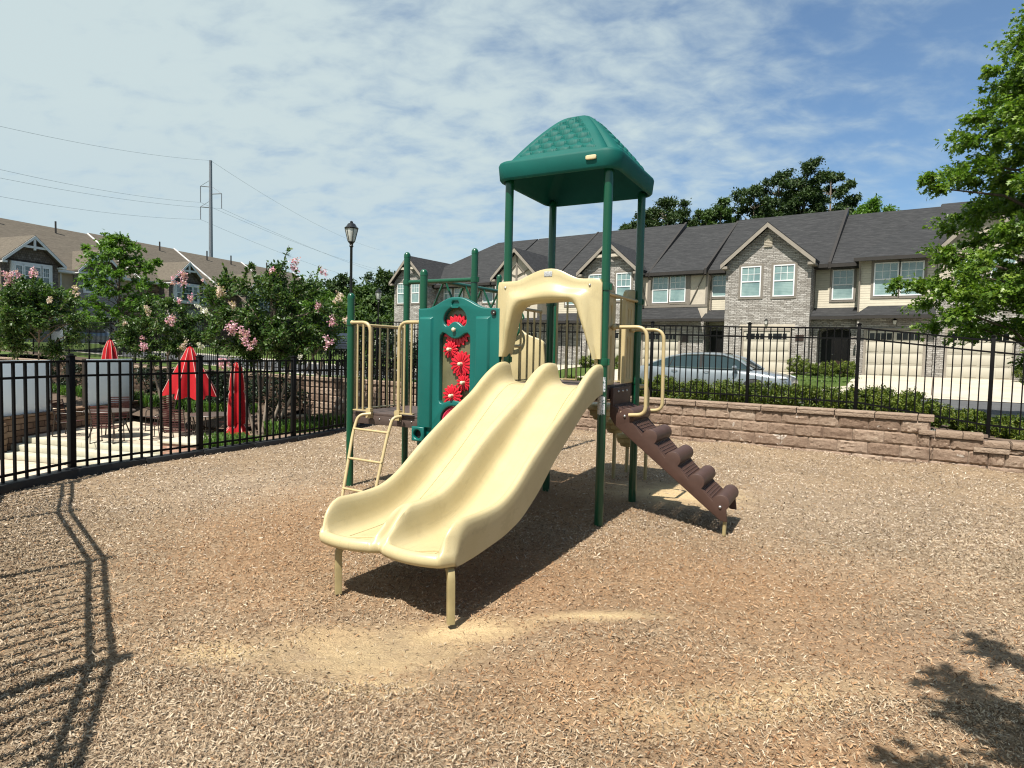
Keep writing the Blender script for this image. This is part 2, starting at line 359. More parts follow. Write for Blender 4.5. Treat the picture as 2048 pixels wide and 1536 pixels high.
M['trim_white']=simple('white_trim',(.72,.72,.70),.5,0,.4,0,.05,4)
M['vinyl']=simple('white_vinyl',(.80,.81,.80),.4,0,.4,0,.03,4)
t=NT('window_pane'); tc=t.coord(); sp=t.add('ShaderNodeSeparateXYZ'); t.ln(tc,sp.inputs[0]); fr=t.math('FRACT',t.math('MULTIPLY',sp.outputs[2],13))
nz=t.noise(tc,1.3,3); c=t.ramp(nz,[(.35,(.15,.25,.25)),(.65,(.30,.42,.40))]); c=t.mix(t.math('MULTIPLY',t.math('LESS_THAN',fr,.25),.35),c,(.09,.15,.15))
t.base(c); t.set(.06,0,.8,.6); M['pane']=t.m
t=NT('dark_window_pane'); tc=t.coord(); t.base(t.ramp(t.noise(tc,1.5,3),[(.35,(.03,.05,.055)),(.65,(.10,.15,.16))])); t.set(.06,0,.8,.6); M['pane_dark']=t.m
M['pane_black']=simple('garage_pane',(.006,.007,.008),.1)
def shingle(name,a,b,c):
    t=NT(name); tc=t.coord('Object'); mp=t.add('ShaderNodeMapping'); mp.inputs['Scale'].default_value=(.9,1,5); t.ln(tc,mp.inputs[0])
    f=t.noise(mp.outputs[0],3.2,6,.7,.6); g=t.noise(t.coord('Object',(1,6,9)),1.2,4,.6); sp=t.add('ShaderNodeSeparateXYZ'); t.ln(tc,sp.inputs[0])
    fr=t.math('FRACT',t.math('MULTIPLY',sp.outputs[2],11))
    col=t.ramp(t.math('ADD',t.math('MULTIPLY',f,.6),t.math('MULTIPLY',g,.4)),[(.32,a),(.5,b),(.68,c)])
    t.base(t.mix(t.math('MULTIPLY',t.math('LESS_THAN',fr,.16),.45),col,shade(a,.5))); t.set(.85,0,.25); t.bump(t.math('ADD',fr,f),.5,.03); return t.m
M['roof_dark']=shingle('charcoal_shingle',(0.0168,0.01764,0.01932),(0.0336,0.03444,0.03612),(0.063,0.063,0.06468))
M['roof_brown']=shingle('brown_shingle',(.085,.072,.056),(.13,.11,.085),(.18,.155,.12))
M['fascia']=simple('dark_fascia',(.035,.031,.028),.6,0,.3,0,.1,4)
M['garage']=simple('cream_garage_door',(.50,.465,.38),.55,0,.3,0,.04,4)
M['door_dark']=simple('dark_wood_door',(.035,.018,.013),.4,0,.5,0,.2,6)
t=NT('concrete_drive'); v=t.coord(); f=t.noise(v,1.4,6,.65); t.base(t.ramp(f,[(.3,(0.442,0.391,0.306)),(.7,(0.561,0.51,0.4165))])); t.set(.9,0,.2); t.bump(t.noise(v,60,4),.3,.01); M['drive']=t.m
t=NT('asphalt'); v=t.coord(); f=t.noise(v,2,6,.7); t.base(t.ramp(f,[(.3,(.075,.077,.08)),(.7,(.115,.117,.12))])); t.set(.9,0,.2); t.bump(t.noise(v,120,3),.4,.01); M['asphalt']=t.m
t=NT('kerb_concrete'); v=t.coord(); t.base(t.ramp(t.noise(v,3,5),[(.3,(.40,.37,.31)),(.7,(.55,.51,.44))])); t.set(.9); M['kerb']=t.m
t=NT('lawn'); v=t.coord(); f=t.noise(v,1.1,6,.7); g=t.noise(v,60,4,.7); t.base(t.mix(.5,t.ramp(f,[(.3,(.045,.085,.018)),(.7,(.11,.15,.035))]),t.ramp(g,[(.3,(.03,.06,.012)),(.7,(.13,.18,.05))]))); t.set(.95,0,.1); t.bump(g,.8,.03); M['lawn']=t.m
t=NT('planting_bed'); v=t.coord(); f=t.noise(v,40,6,.75); t.base(t.ramp(f,[(.3,(.05,.035,.026)),(.7,(.20,.15,.115))])); t.set(.95,0,.1); t.bump(f,.8,.02); M['bed']=t.m
t=NT('bank_mulch'); v=t.coord(); f=t.noise(v,45,6,.75); t.base(t.ramp(f,[(.3,(.12,.08,.06)),(.7,(.36,.27,.20))])); t.set(.95,0,.1); t.bump(f,.8,.02); M['bank']=t.m
M['flag']=blocks('patio_paver',[(.12,(.46,.38,.29)),(.5,(.58,.50,.39)),(.9,(.68,.61,.50))],(.40,.33,.26),.6,.6,.010,'x',.02,.3,.01,.5,5)
t=NT('patio_stone'); v=t.coord(); b=t.add('ShaderNodeTexBrick'); t.ln(v,b.inputs['Vector']); b.inputs['Scale'].default_value=1; b.inputs['Brick Width'].default_value=.55; b.inputs['Row Height'].default_value=.4; b.inputs['Mortar Size'].default_value=.008
b.inputs['Color1'].default_value=(.50,.42,.33,1); b.inputs['Color2'].default_value=(.62,.54,.43,1); b.inputs['Mortar'].default_value=(.42,.35,.28,1)
t.base(t.mix(1,b.outputs['Color'],t.ramp(t.noise(v,6,6,.7),[(.3,(.85,.83,.8)),(.7,(1.12,1.1,1.06))]),'MULTIPLY')); t.set(.85,0,.25); M['patio']=t.m
M['step']=simple('pale_step_stone',(.52,.49,.38),.85,0,.2,0,.12,5)
M['panelwhite']=simple('white_screen_panel',(.80,.88,.93),.35,0,.4,0,.04,2)
t=NT('frosted_screen'); t.base(t.ramp(t.noise(t.coord(),2,3),[(.3,(.76,.84,.89)),(.7,(.84,.91,.95))])); t.set(.35,0,.4); tr=t.add('ShaderNodeBsdfTranslucent'); tr.inputs[0].default_value=(.72,.80,.85,1); ms=t.add('ShaderNodeMixShader'); ms.inputs[0].default_value=.35; t.ln(t.b.outputs[0],ms.inputs[1]); t.ln(tr.outputs[0],ms.inputs[2]); t.ln(ms.outputs[0],t.out.inputs[0]); M['panelwhite']=t.m
M['umbrella']=simple('red_umbrella_fabric',(.36,.006,.011),.75,0,.2,0,.12,5)
M['umb_trim']=simple('pale_umbrella_piping',(.62,.34,.30),.7)
M['strap']=simple('dark_red_strap',(.060,.014,.012),.5,0,.4,0,.2,8)
M['chairmetal']=simple('bronze_chair_frame',(.035,.026,.02),.4,.2)
M['tabletop']=simple('brown_table_top',(.09,.07,.058),.45,0,.4,0,.2,8)
M['carpaint']=simple('silver_car_paint',(.30,.335,.36),.2,.45,.5,.7,.03,2)
M['carglass']=simple('car_glass',(.012,.03,.035),.04,0,.8,.5)
M['rubber']=simple('tyre_rubber',(.012,.012,.012),.7)
M['alloy']=simple('wheel_alloy',(.5,.5,.5),.3,.9)
M['chrome']=simple('chrome',(.6,.6,.6),.12,1)
M['lens']=simple('headlight_lens',(.55,.58,.60),.05,0,.8,.6)
M['taillens']=simple('tail_light_lens',(.35,.01,.01),.1,0,.6,.5)
M['galv']=simple('galvanised_pole',(.20,.22,.25),.55,.3)
M['wire']=simple('power_line_wire',(.22,.24,.26),.6)
M['signblue']=simple('dark_blue_sign',(.03,.045,.07),.4,0,.5,0,.25,9)
# ================================================================== PLAY STRUCTURE
S=1.1024; TH=-.4928
PLAY=thing('play_structure','green and tan play structure with double slide, roofed tower and brown step climber','playground set',(.9012,6.1885,0),TH)
pp=.0445
def post(a,b,top,base=-.02):
    m=MB(); m.tube([(a,b,base),(a,b,top-.035)],pp,20,False)
    m.lathe([(pp+.002,-.06),(pp+.002,-.03),(pp*.92,-.012),(pp*.7,.004),(pp*.4,.014),(0,.017)],(a,b,top-.017),20)
    return m.build('post',M['green_post'],PLAY,True)
POSTS=[]
for (a,b,t) in ((0,0,3.55),(-S,0,3.55),(0,S,3.55),(-S,S,3.55),(-2*S,0,2.63),(-3*S,0,2.385),(-2*S,S,3.04),(-3*S,S,3.05),(-2*S,3.696,3.05),(-3*S,3.696,3.05)):
    POSTS.append(post(a,b,t))
# bolted collars where rails and panels clamp on
for k,zs in ((0,(2.36,1.62)),(1,(2.36,1.62)),(2,(2.30,1.40)),(3,(2.30,1.40)),(4,(2.02,)),(5,(2.02,)),(6,(2.632,)),(7,(2.632,)),(8,(2.652,)),(9,(2.652,))):
    a,b=((0,0),(-S,0),(0,S),(-S,S),(-2*S,0),(-3*S,0),(-2*S,S),(-3*S,S),(-2*S,3.696),(-3*S,3.696))[k]
    for z in zs:
        m=MB(); m.lathe([(pp+.001,-.036),(pp+.008,-.034),(pp+.010,0),(pp+.008,.034),(pp+.001,.036)],(a,b,z),20); m.box(a+pp,a+pp+.022,b-.012,b+.012,z-.030,z+.030)
        m.build('clamp',M['green_post'],POSTS[k],True)
# tattered sticker wraps on the front right post
for z0,z1 in ((1.325,1.47),(1.10,1.285)):
    m=MB(); n=20
    P=[[( (pp+.0025)*math.cos(-2.6+2.0*k/n), (pp+.0025)*math.sin(-2.6+2.0*k/n), z0+(z1-z0)*j/8+ (random.uniform(-.012,.012) if j in (0,8) else 0)) for k in range(n+1)] for j in range(9)]
    o=m.grid(P).build('sticker',M['sticker'],POSTS[0],True); o['label']='peeling white sticker'
# decks
def deck(a0,a1,b0,b1,z,h=.14):
    m=MB(); n=7; w=(b1-b0)/n
    for k in range(n): m.box(a0,a1,b0+k*w+.004,b0+(k+1)*w-.004,z-.03,z)
    m.box(a0,a1,b0,b0+.03,z-h,z-.031); m.box(a0,a1,b1-.03,b1,z-h,z-.031)
    m.box(a0,a0+.03,b0+.031,b1-.031,z-h,z-.031); m.box(a1-.03,a1,b0+.031,b1-.031,z-h,z-.031)
    d=m.build('deck',M['brown_deck'],PLAY,bevel=.004)
    for k in range(6):
        a=a0+.12+(a1-a0-.24)*k/5; bo=MB(); bo.sphere((a,b0-.001,z-.07),.010,8,5); bo.build('bolt',M['steel'],d,True)
    return d
deck(-S+.03,-.03,.0,S,1.372)
deck(-2*S+.03,-S-.03,0,S,.92); deck(-3*S+.03,-2*S-.03,0,S,.92)
# ---------------- roof canopy
def canopy():
    ca,cb,hw=-.545,.545,.665; zb,zr,za=3.49,3.675,4.315
    N=280; rc=.15; Hh=za-zr
    def corner_clamp(x,y,h,r):
        cx,cy=max(abs(x)-(h-r),0),max(abs(y)-(h-r),0); m=max(cx,cy)
        if cx>0 and cy>0:
            l=math.hypot(cx,cy); k=m/l
            return (math.copysign(h-r+cx*k,x),math.copysign(h-r+cy*k,y))
        return (x,y)
    rows=[]
    for i in range(N+1):
        row=[]
        for j in range(N+1):
            x=-1+2*i/N; y=-1+2*j/N
            q=max(abs(x),abs(y)); X,Y=corner_clamp(x*hw,y*hw,max(q*hw,.001),rc*q)
            # broad smooth hips: a soft pyramid whose sides bow outward
            p=5.5; rr=min(1,(abs(x)**p+abs(y)**p)**(1/p))
            prof=1-(rr**1.40*.9+.10*rr)
            z=zr+Hh*prof-.05*math.exp(-(rr/.17)**2)
            if abs(x)>abs(y): along,rad=y,abs(x)
            else: along,rad=x,abs(y)
            # scalloped shingle field sunk into each face
            mx_=rad*.86-.145; e=min((mx_-abs(along))/.022,(.94-rad)/.022,(rad-.26)/.022)
            if e>0:
                e=min(1,e); NR=6.4; t=(rad-.26)/.68*NR; wid=.215; h=0
                for rown in range(int(t)+1,int(t)-3,-1):
                    u=(along/wid+.5*(rown%2))%1.0
                    edge=rown+.60*math.sqrt(max(0,1-(2*u-1)**2))-.25
                    if t>=edge:
                        h=max(0,min(1,(t-edge)/1.1)); h=h**.8; break
                z+= e*(-.032+.046*h)
            row.append((ca+X,cb+Y,z))
        rows.append(row)
    m=MB(); m.grid(rows)
    o=m.build('roof',M['canopy'],PLAY,True,angle=60)
    # rim band with rounded corners and lower lip, and hollow underside
    def ring(h,z,r):
        pts=[]
        for (sx,sy,a0) in ((1,1,0),(-1,1,90),(-1,-1,180),(1,-1,270)):
            for k in range(9):
                a=R(a0+90*k/8); pts.append((ca+sx*(h-r)+r*math.cos(a),cb+sy*(h-r)+r*math.sin(a),z))
        return pts
    m=MB()
    rs=[ring(hw-.002,zr+.006,rc),ring(hw+.012,zr-.004,rc+.01),ring(hw+.020,zr-.03,rc+.01),ring(hw+.006,zb+.02,rc),ring(hw-.006,zb+.002,rc),ring(hw-.03,zb,rc-.02),ring(hw-.045,zb+.02,rc-.03),ring(hw-.06,zr-.03,rc-.03),ring(.30,za-.30,.10)]
    m.grid(rs,False,True); m.add(rs[-1],[tuple(range(len(rs[-1])))])
    rim_=m.build('rim',M['canopy'],o,True,angle=50)
    m=MB()
    n=26; pl=[]
    for k in range(n):
        a=2*PI*k/n; c,s_=math.cos(a),math.sin(a)
        e=5; r=(abs(c)**e+abs(s_)**e)**(-1/e); pl.append((-.135+.055*r*c,3.595+.021*r*s_))
    p=plate('plaque',[pl],cb-hw-.034,.02,M['sand_plaque'],o,.004); p['label']='small cream oval plate'
    return o
canopy()
# ---------------- tan arch hood over the slide
def arch():
    inn=[(-1.075,1.648),(-1.045,1.72),(-1.01,1.87),(-.975,2.02),(-.935,2.13),(-.87,2.185),(-.79,2.205),(-.58,2.218),(-.42,2.224),(-.34,2.215),(-.28,2.16),(-.235,2.06),(-.185,1.93),(-.13,1.77),(-.105,1.70),(-.09,1.648)]
    out=[(-1.175,1.648),(-1.178,1.80),(-1.18,2.0),(-1.18,2.2),(-1.178,2.40),(-1.16,2.436),(-1.05,2.440),(-.94,2.446),(-.83,2.492),(-.70,2.540),(-.59,2.556),(-.48,2.542),(-.35,2.480),(-.25,2.446),(-.14,2.440),(-.03,2.436),(-.012,2.40),(-.01,2.2),(-.008,2.0),(-.006,1.80),(-.004,1.648)]
    def resamp(p,n):
        L=[0]
        for a,b in zip(p,p[1:]): L.append(L[-1]+math.dist(a,b))
        ts=np.linspace(0,L[-1],n); return [(float(np.interp(t,L,[q[0] for q in p])),float(np.interp(t,L,[q[1] for q in p]))) for t in ts]
    n=72
    sm=[(q.x,q.y) for q in catmull([(p[0],p[1],0) for p in inn],6)]
    I=resamp(sm,n)
    so=[(q.x,q.y) for q in catmull([(p[0],p[1],0) for p in out],4)]
    # match outer samples by direction from the arch centre so quads stay square-on
    O_=resamp(so,n*4); C=(-.585,1.95); Om=[]
    for k,p in enumerate(I):
        if p[1]<1.95: 
            side=[q for q in O_ if (q[0]<C[0])==(p[0]<C[0]) and q[1]<2.2]; Om.append(min(side,key=lambda q:abs(q[1]-p[1])))
        else:
            a=math.atan2(p[1]-C[1],p[0]-C[0]); Om.append(min([q for q in O_ if q[1]>1.9],key=lambda q:abs(math.atan2(q[1]-C[1],q[0]-C[0])-a)))
    prof=[(0,.055),(0,.0),(0,-.05),(.04,-.115),(.12,-.145),(.22,-.152),(.36,-.135),(.5,-.098),(.6,-.082),(.8,-.078),(.96,-.078),(1,-.07),(1,-.02),(.96,-.012),(.6,-.012),(.3,.03),(.06,.06)]
    rows=[]
    for k,(i,o) in enumerate(zip(I,Om)):
        leg=max(0,min(1,(1.95-i[1])/.3)); row=[]
        for w,y in prof:
            yy=y
            if y<-.09: yy=y*(1-.25*leg)
            if leg>0 and w>.5: yy=y*(1-.0*leg)
            row.append((i[0]+(o[0]-i[0])*w,yy,i[1]+(o[1]-i[1])*w))
        rows.append(row)
    m=MB(); m.grid(rows,False,True); L=len(prof)
    m.add(rows[0],[tuple(range(L))]); m.add(rows[-1],[tuple(range(L))[::-1]])
    o=m.build('slide_hood',M['tan'],PLAY,True,angle=48)
    for a in (-1.085,-.135):
        b=MB(); b.sphere((a,-.080,2.375),.014,10,6); b.build('bolt',M['steel'],o,True)
    p=plate('plaque',[[(-.635,2.475),(-.545,2.475),(-.545,2.527),(-.635,2.527)]],-.0835,.008,M['plaque'],o,.002); p['label']='small worn grey plate'
    for a in (-1.115,-.06):
        b=MB(); b.tube([(a,-.04,1.56),(a,-.04,1.66)],.02,10); b.build('leg_pin',M['tan_leg'],o,True)
arch()
# ---------------- double slide
SEAMS=[]
def slide():
    rb=[.02,-.06,-.12,-.26,-.45,-.70,-.95,-1.22,-1.55,-1.84,-2.0,-2.1,-2.22,-2.35,-2.53,-2.66,-2.80]
    rz=[1.585,1.60,1.60,1.568,1.475,1.31,1.195,1.065,.885,.70,.636,.618,.613,.613,.622,.62,.60]
    fb=[.02,-.20,-.32,-.50,-.70,-1.22,-1.55,-1.75,-1.9,-2.05,-2.2,-2.4,-2.6,-2.80]
    fz=[1.376,1.376,1.355,1.262,1.13,.785,.585,.475,.42,.388,.374,.372,.374,.375]
    ub=[.02,-.15,-.5,-1.16,-1.46,-1.74,-1.9,-2.02,-2.39,-2.69,-2.8]
    uz=[1.31,1.295,1.175,.80,.59,.445,.405,.38,.345,.335,.335]
    # smooth the three side profiles
    def sm(xb,xz):
        xs=np.linspace(.02,-2.80,240); z=np.interp(-xs,[-q for q in xb],xz); k=np.ones(15)/15
        zp=np.pad(z,7,mode='edge'); return xs,np.convolve(zp,k,'valid')
    XS,RZ=sm(rb,rz); _,FZ=sm(fb,fz); _,UZ=sm(ub,uz)
    at=lambda A,b: float(np.interp(-b,-XS,A))
    # cross section: (a, weight of rim height, kind)
    sec=[]; W=1.10
    def lane(a0,a1):  # inner wall down, floor, inner wall up
        r=[]; 
        ins=[(.0,1),(.012,.985),(.024,.93),(.034,.80),(.042,.62),(.052,.40),(.066,.22),(.088,.09),(.118,.025),(.16,.0)]
        for d,w in ins: r.append((a0+d,w))
        for k in range(1,7): r.append((a0+.16+(a1-a0-.32)*k/7,0))
        for d,w in reversed(ins): r.append((a1-d,w))
        return r
    A0,AM,A1=-1.115,-.5475,.02
    sec+=[(A0,None)]                                   # outer lower edge left
    sec+=[(A0+.0,.55),(A0+.002,.80),(A0+.008,.93),(A0+.022,.992)]
    sec+=lane(A0+.040,AM-.020)
    sec+=[(AM-.008,1.008),(AM+.008,1.008)]
    sec+=lane(AM+.020,A1-.040)
    sec+=[(A1-.022,.992),(A1-.008,.93),(A1-.002,.80),(A1,.55)]
    sec+=[(A1,None)]
    def bend(a):  # where each line of the slide ends: two rounded lobes
        u=(a-A0)/(A1-A0)*2; f=min(max(u-math.floor(min(u,1.9999)),0),1)
        lob=math.sin(PI*f)**.6; ed=max(0,1-min(abs(u),abs(2-u))/.10)
        return -2.655-.088*lob+.05*ed
    NB=120; rows=[]
    for k in range(NB+1):
        s=k/NB; row=[]
        for a,w in sec:
            be=bend(a); b=be*(s**.88); dist=b-be
            if w is None: z=at(UZ,b)
            else:
                fz_,rz_=at(FZ,b),at(RZ,b)
                um=abs((a-A0)/(A1-A0)-.5); mid_=max(0,1-um/.10); e=min(1,max(0,dist/(.17+.16*mid_))); e=math.sqrt(max(0,1-(1-e)**2))*(1-mid_)+mid_*e*e*(3-2*e); lo_=.30-.12*mid_; e=lo_+(1-lo_)*e
                wall=(rz_-fz_)*w*e
                lip=.050*math.exp(-(max(dist-.012,0)/.045)**2)
                z=fz_+max(wall,lip) if w<.5 else fz_+wall
            row.append((a,b,z))
        rows.append(row)
    last=rows[-1]; n=len(sec)
    def offrow(d,dz):
        r=[]
        for (a,b,z),(aa,w) in zip(last,sec):
            zl=.335
            r.append((a,b-d,z if w is None else max(z-dz*(z-zl),zl)))
        return r
    rows.append(offrow(.020,.12)); rows.append(offrow(.032,.38)); rows.append(offrow(.030,.66)); rows.append(offrow(.014,.92)); rows.append(offrow(-.03,1.0))
    m=MB(); m.grid(rows)
    for idx in (14,len(sec)-15):
        sm_=MB(); sm_.tube([(rows[k][idx][0],rows[k][idx][1],rows[k][idx][2]+.0006) for k in range(2,NB-6,2)],.0024,5); SEAMS.append(sm_)
    # underside skin: a smooth pan hung under the floor line
    und=[]
    for k in range(NB+1):
        s=k/NB; r=[]
        for a,w in sec:
            be=bend(a); b=(be+.02)*(s**.92); u=(a-A0)/(A1-A0)
            r.append((a,b,at(UZ,b)+ (-.004 if 0<u<1 else 0)+.0))
        und.append(r)
    m.grid([[p for p in r] for r in und])
    # close the top end
    top=[rows[0][i] for i in range(n)]; m.add(top,[tuple(range(n))])
    o=m.build('double_slide',M['tan'],PLAY,True,angle=60)
    for q in SEAMS: q.build('mould_seam',M['tan_leg'],o,True)
    for lo in (A0,AM):  # raised ribs across the exit trays
        g=MB()
        pts=[(lo+.17,-2.71,.398),(lo+.24,-2.62,.380),(lo+.33,-2.54,.377),(lo+.44,-2.48,.377)]
        g.tube(catmull(pts,5),[.008]*16,6); g.build('exit_rib',M['tan'],o,True)
    # two bent steel legs at the exit
    lg=MB(); 
    for a in (-.945,.002):
        pth=fillet([(a+(-.10 if a>-.5 else .06),-2.56,.345),(a-.012,-2.645,.31),(a,-2.655,-.02)],.10,6)
        m2=MB()
        for p,q in zip(pth,pth[1:]):
            pass
        n4=len(pth); rr=[]
        for i,p in enumerate(pth):
            d=(pth[min(i+1,n4-1)]-pth[max(i-1,0)]).normalized(); x=Vector((.78,-.62,0)); x=(x-d*x.dot(d)).normalized(); y=d.cross(x)
            rr.append([tuple(p+x*u*.023+y*w*.023) for u,w in ((-1,-1),(1,-1),(1,1),(-1,1))])
        m2.grid(rr,False,True); m2.build('leg',M['tan_leg'],o,bevel=.004)
    return o
slide()
# ---------------- gear panel (teal) between the low deck posts
def gear_panel():
    y=-.085; th=.085
    L,Rr=-2.215,-1.145; zb=.60
    out=[(L,zb),(Rr,zb)]
    top=[(Rr,2.165),(-1.25,2.166),(-1.34,2.172),(-1.43,2.20),(-1.53,2.25),(-1.62,2.285),(-1.71,2.293),(-1.80,2.285),(-1.89,2.25),(-1.98,2.205),(-2.06,2.178),(-2.13,2.172),(L,2.170)]
    out+= [(p.x,p.y) for p in catmull([(a,b,0) for a,b in top],3)]
    h1=circ(-1.715,2.035,.150,14,R(0),R(180),True)[1:]
    h1=[(-1.565,2.045)]+circ(-1.715,2.03,.152,14,R(12),R(168),True)+[(-1.868,2.045),(-1.862,2.0),(-1.83,1.972),(-1.80,1.974),(-1.77,2.0),(-1.74,2.018),(-1.712,2.022),(-1.685,2.018),(-1.655,2.0),(-1.625,1.974),(-1.595,1.972),(-1.57,2.0)]
    h2=[(-1.915,1.14),(-1.895,1.108),(-1.862,1.102),(-1.83,1.118),(-1.79,1.136),(-1.715,1.148),(-1.64,1.136),(-1.60,1.118),(-1.57,1.102),(-1.535,1.108),(-1.515,1.14),(-1.515,1.82),(-1.52,1.865),(-1.55,1.895),(-1.585,1.885),(-1.62,1.862),(-1.66,1.838),(-1.71,1.830),(-1.76,1.838),(-1.80,1.862),(-1.835,1.885),(-1.875,1.897),(-1.905,1.868),(-1.915,1.82)]
    h3=circ(-1.715,.905,.175,26)
    slot=[(-1.76,2.205),(-1.745,2.188),(-1.685,2.188),(-1.67,2.205),(-1.67,2.232),(-1.685,2.248),(-1.745,2.248),(-1.76,2.232)]
    p=plate('gear_panel',[out,h1,h2,h3,slot],y,th,M['teal'],PLAY,.016,res=2)
    q=plate('slot_back',[[(-1.77,2.18),(-1.66,2.18),(-1.66,2.256),(-1.77,2.256)]],y+.022,.03,M['teal'],p,.003)
    for a0,a1 in ((-2.19,-2.0),(-1.44,-1.255)):
        m=MB(); d=.02
        m.add([(a0,y+.002,.80),(a1,y+.002,.80),(a1,y+.002,2.078),(a0,y+.002,2.078),(a0+d,y-.032,.82),(a1-d,y-.032,.82),(a1-d,y-.032,2.052),(a0+d,y-.032,2.052)],[(0,1,5,4),(1,2,6,5),(2,3,7,6),(3,0,4,7),(4,5,6,7)])
        m.build('raised_strip',M['teal'],p,bevel=.008)
    # square socket at the lower left corner
    sq=[(-2.245,.655),(-2.075,.655),(-2.075,.822),(-2.245,.822)]
    s=plate('socket',[sq,circ(-2.165,.735,.052,20)],y-.062,.062,M['teal'],p,.012)
    m=MB(); m.lathe([(.0,0),(.052,0)],(0,0,0),18); 
    plate('socket_back',[circ(-2.165,.735,.055,20)],y-.012,.008,M['dark'],p,.001)
    plate('backing_sheet',[[(-1.94,1.09),(-1.49,1.09),(-1.49,2.21),(-1.94,2.21)]],y+.070,.012,M['olive_panel'],p,.001,off=(0,0))
    # gears
    def gear(a,z,r0,r1,n,yy,pale=False):
        pts=[]
        for k in range(n):
            c=2*PI*k/n
            for f,r in ((-.5,r0*.92),(-.30,r1*.90),(-.1,r1),(.12,r1),(.32,r1*.88)):
                t=c+f*2*PI/n*.92; pts.append((a+r*math.cos(t),z+r*math.sin(t)))
        g=plate('gear',[pts],yy,.022,M['red'],p,.003,smooth=False)
        m=MB()
        for k in range(n):
            c=2*PI*k/n; rr=r1*.78
            for q in (0,):
                m.bar((a+r0*.35*math.cos(c),yy-.002,z+r0*.35*math.sin(c)),(a+rr*math.cos(c),yy-.002,z+rr*math.sin(c)),.014,.012,up=(0,1,0))
        m.build('gear_ridge',M['red'],p,bevel=.003)
        if pale is not None:
            m=MB(); m.tube([(a,yy+.01,z),(a,yy-.045,z)],.020,14); m.sphere((a,yy-.047,z),.021,12,7,(1,.7,1)); m.build('hub',M['cream'],p,True)
    gear(-1.715,1.925,.16,.185,18,y+.048,None)
    gear(-1.785,1.712,.075,.098,13,y+.028)
    gear(-1.637,1.553,.120,.148,16,y+.028)
    gear(-1.600,1.347,.075,.098,13,y+.028)
    gear(-1.745,1.195,.100,.128,15,y+.020)
    m=MB(); m.tube([(-1.717,y+.02,1.932),(-1.717,y-.02,1.932)],.02,14); m.sphere((-1.717,y-.022,1.932),.024,12,7,(1,.7,1)); m.build('hub',M['cream'],p,True)
    # red disc in the round opening
    m=MB(); rows=[]
    for r,yy in ((.168,y+.05),(.168,y+.028),(.162,y+.022),(.145,y+.022),(.142,y+.028),(.132,y+.028),(.129,y+.022),(.06,y+.022),(.055,y+.014),(.03,y+.014),(.0,y+.014)):
        rows.append([(-1.715+r*math.cos(2*PI*k/32),yy,.905+r*math.sin(2*PI*k/32)) for k in range(32)])
    m.grid(rows,False,True); d=m.build('disc',M['pinkred'],p,True)
    m=MB()
    for k in range(8):
        c=PI*k/4+.3; m.bar((-1.715+.05*math.cos(c),y+.019,.905+.05*math.sin(c)),(-1.715+.125*math.cos(c),y+.019,.905+.125*math.sin(c)),.012,.01,up=(0,1,0))
    m.build('disc_rib',M['red'],d,bevel=.003)
    m=MB(); m.tube([(-1.215,y-.001,2.115),(-1.215,y-.02,2.115)],.030,14); m.build('clamp_hole',M['dark'],p,True)
    m=MB(); m.sphere((-1.203,y-.022,2.113),.010,8,5); m.build('bolt',M['steel'],p,True)
gear_panel()
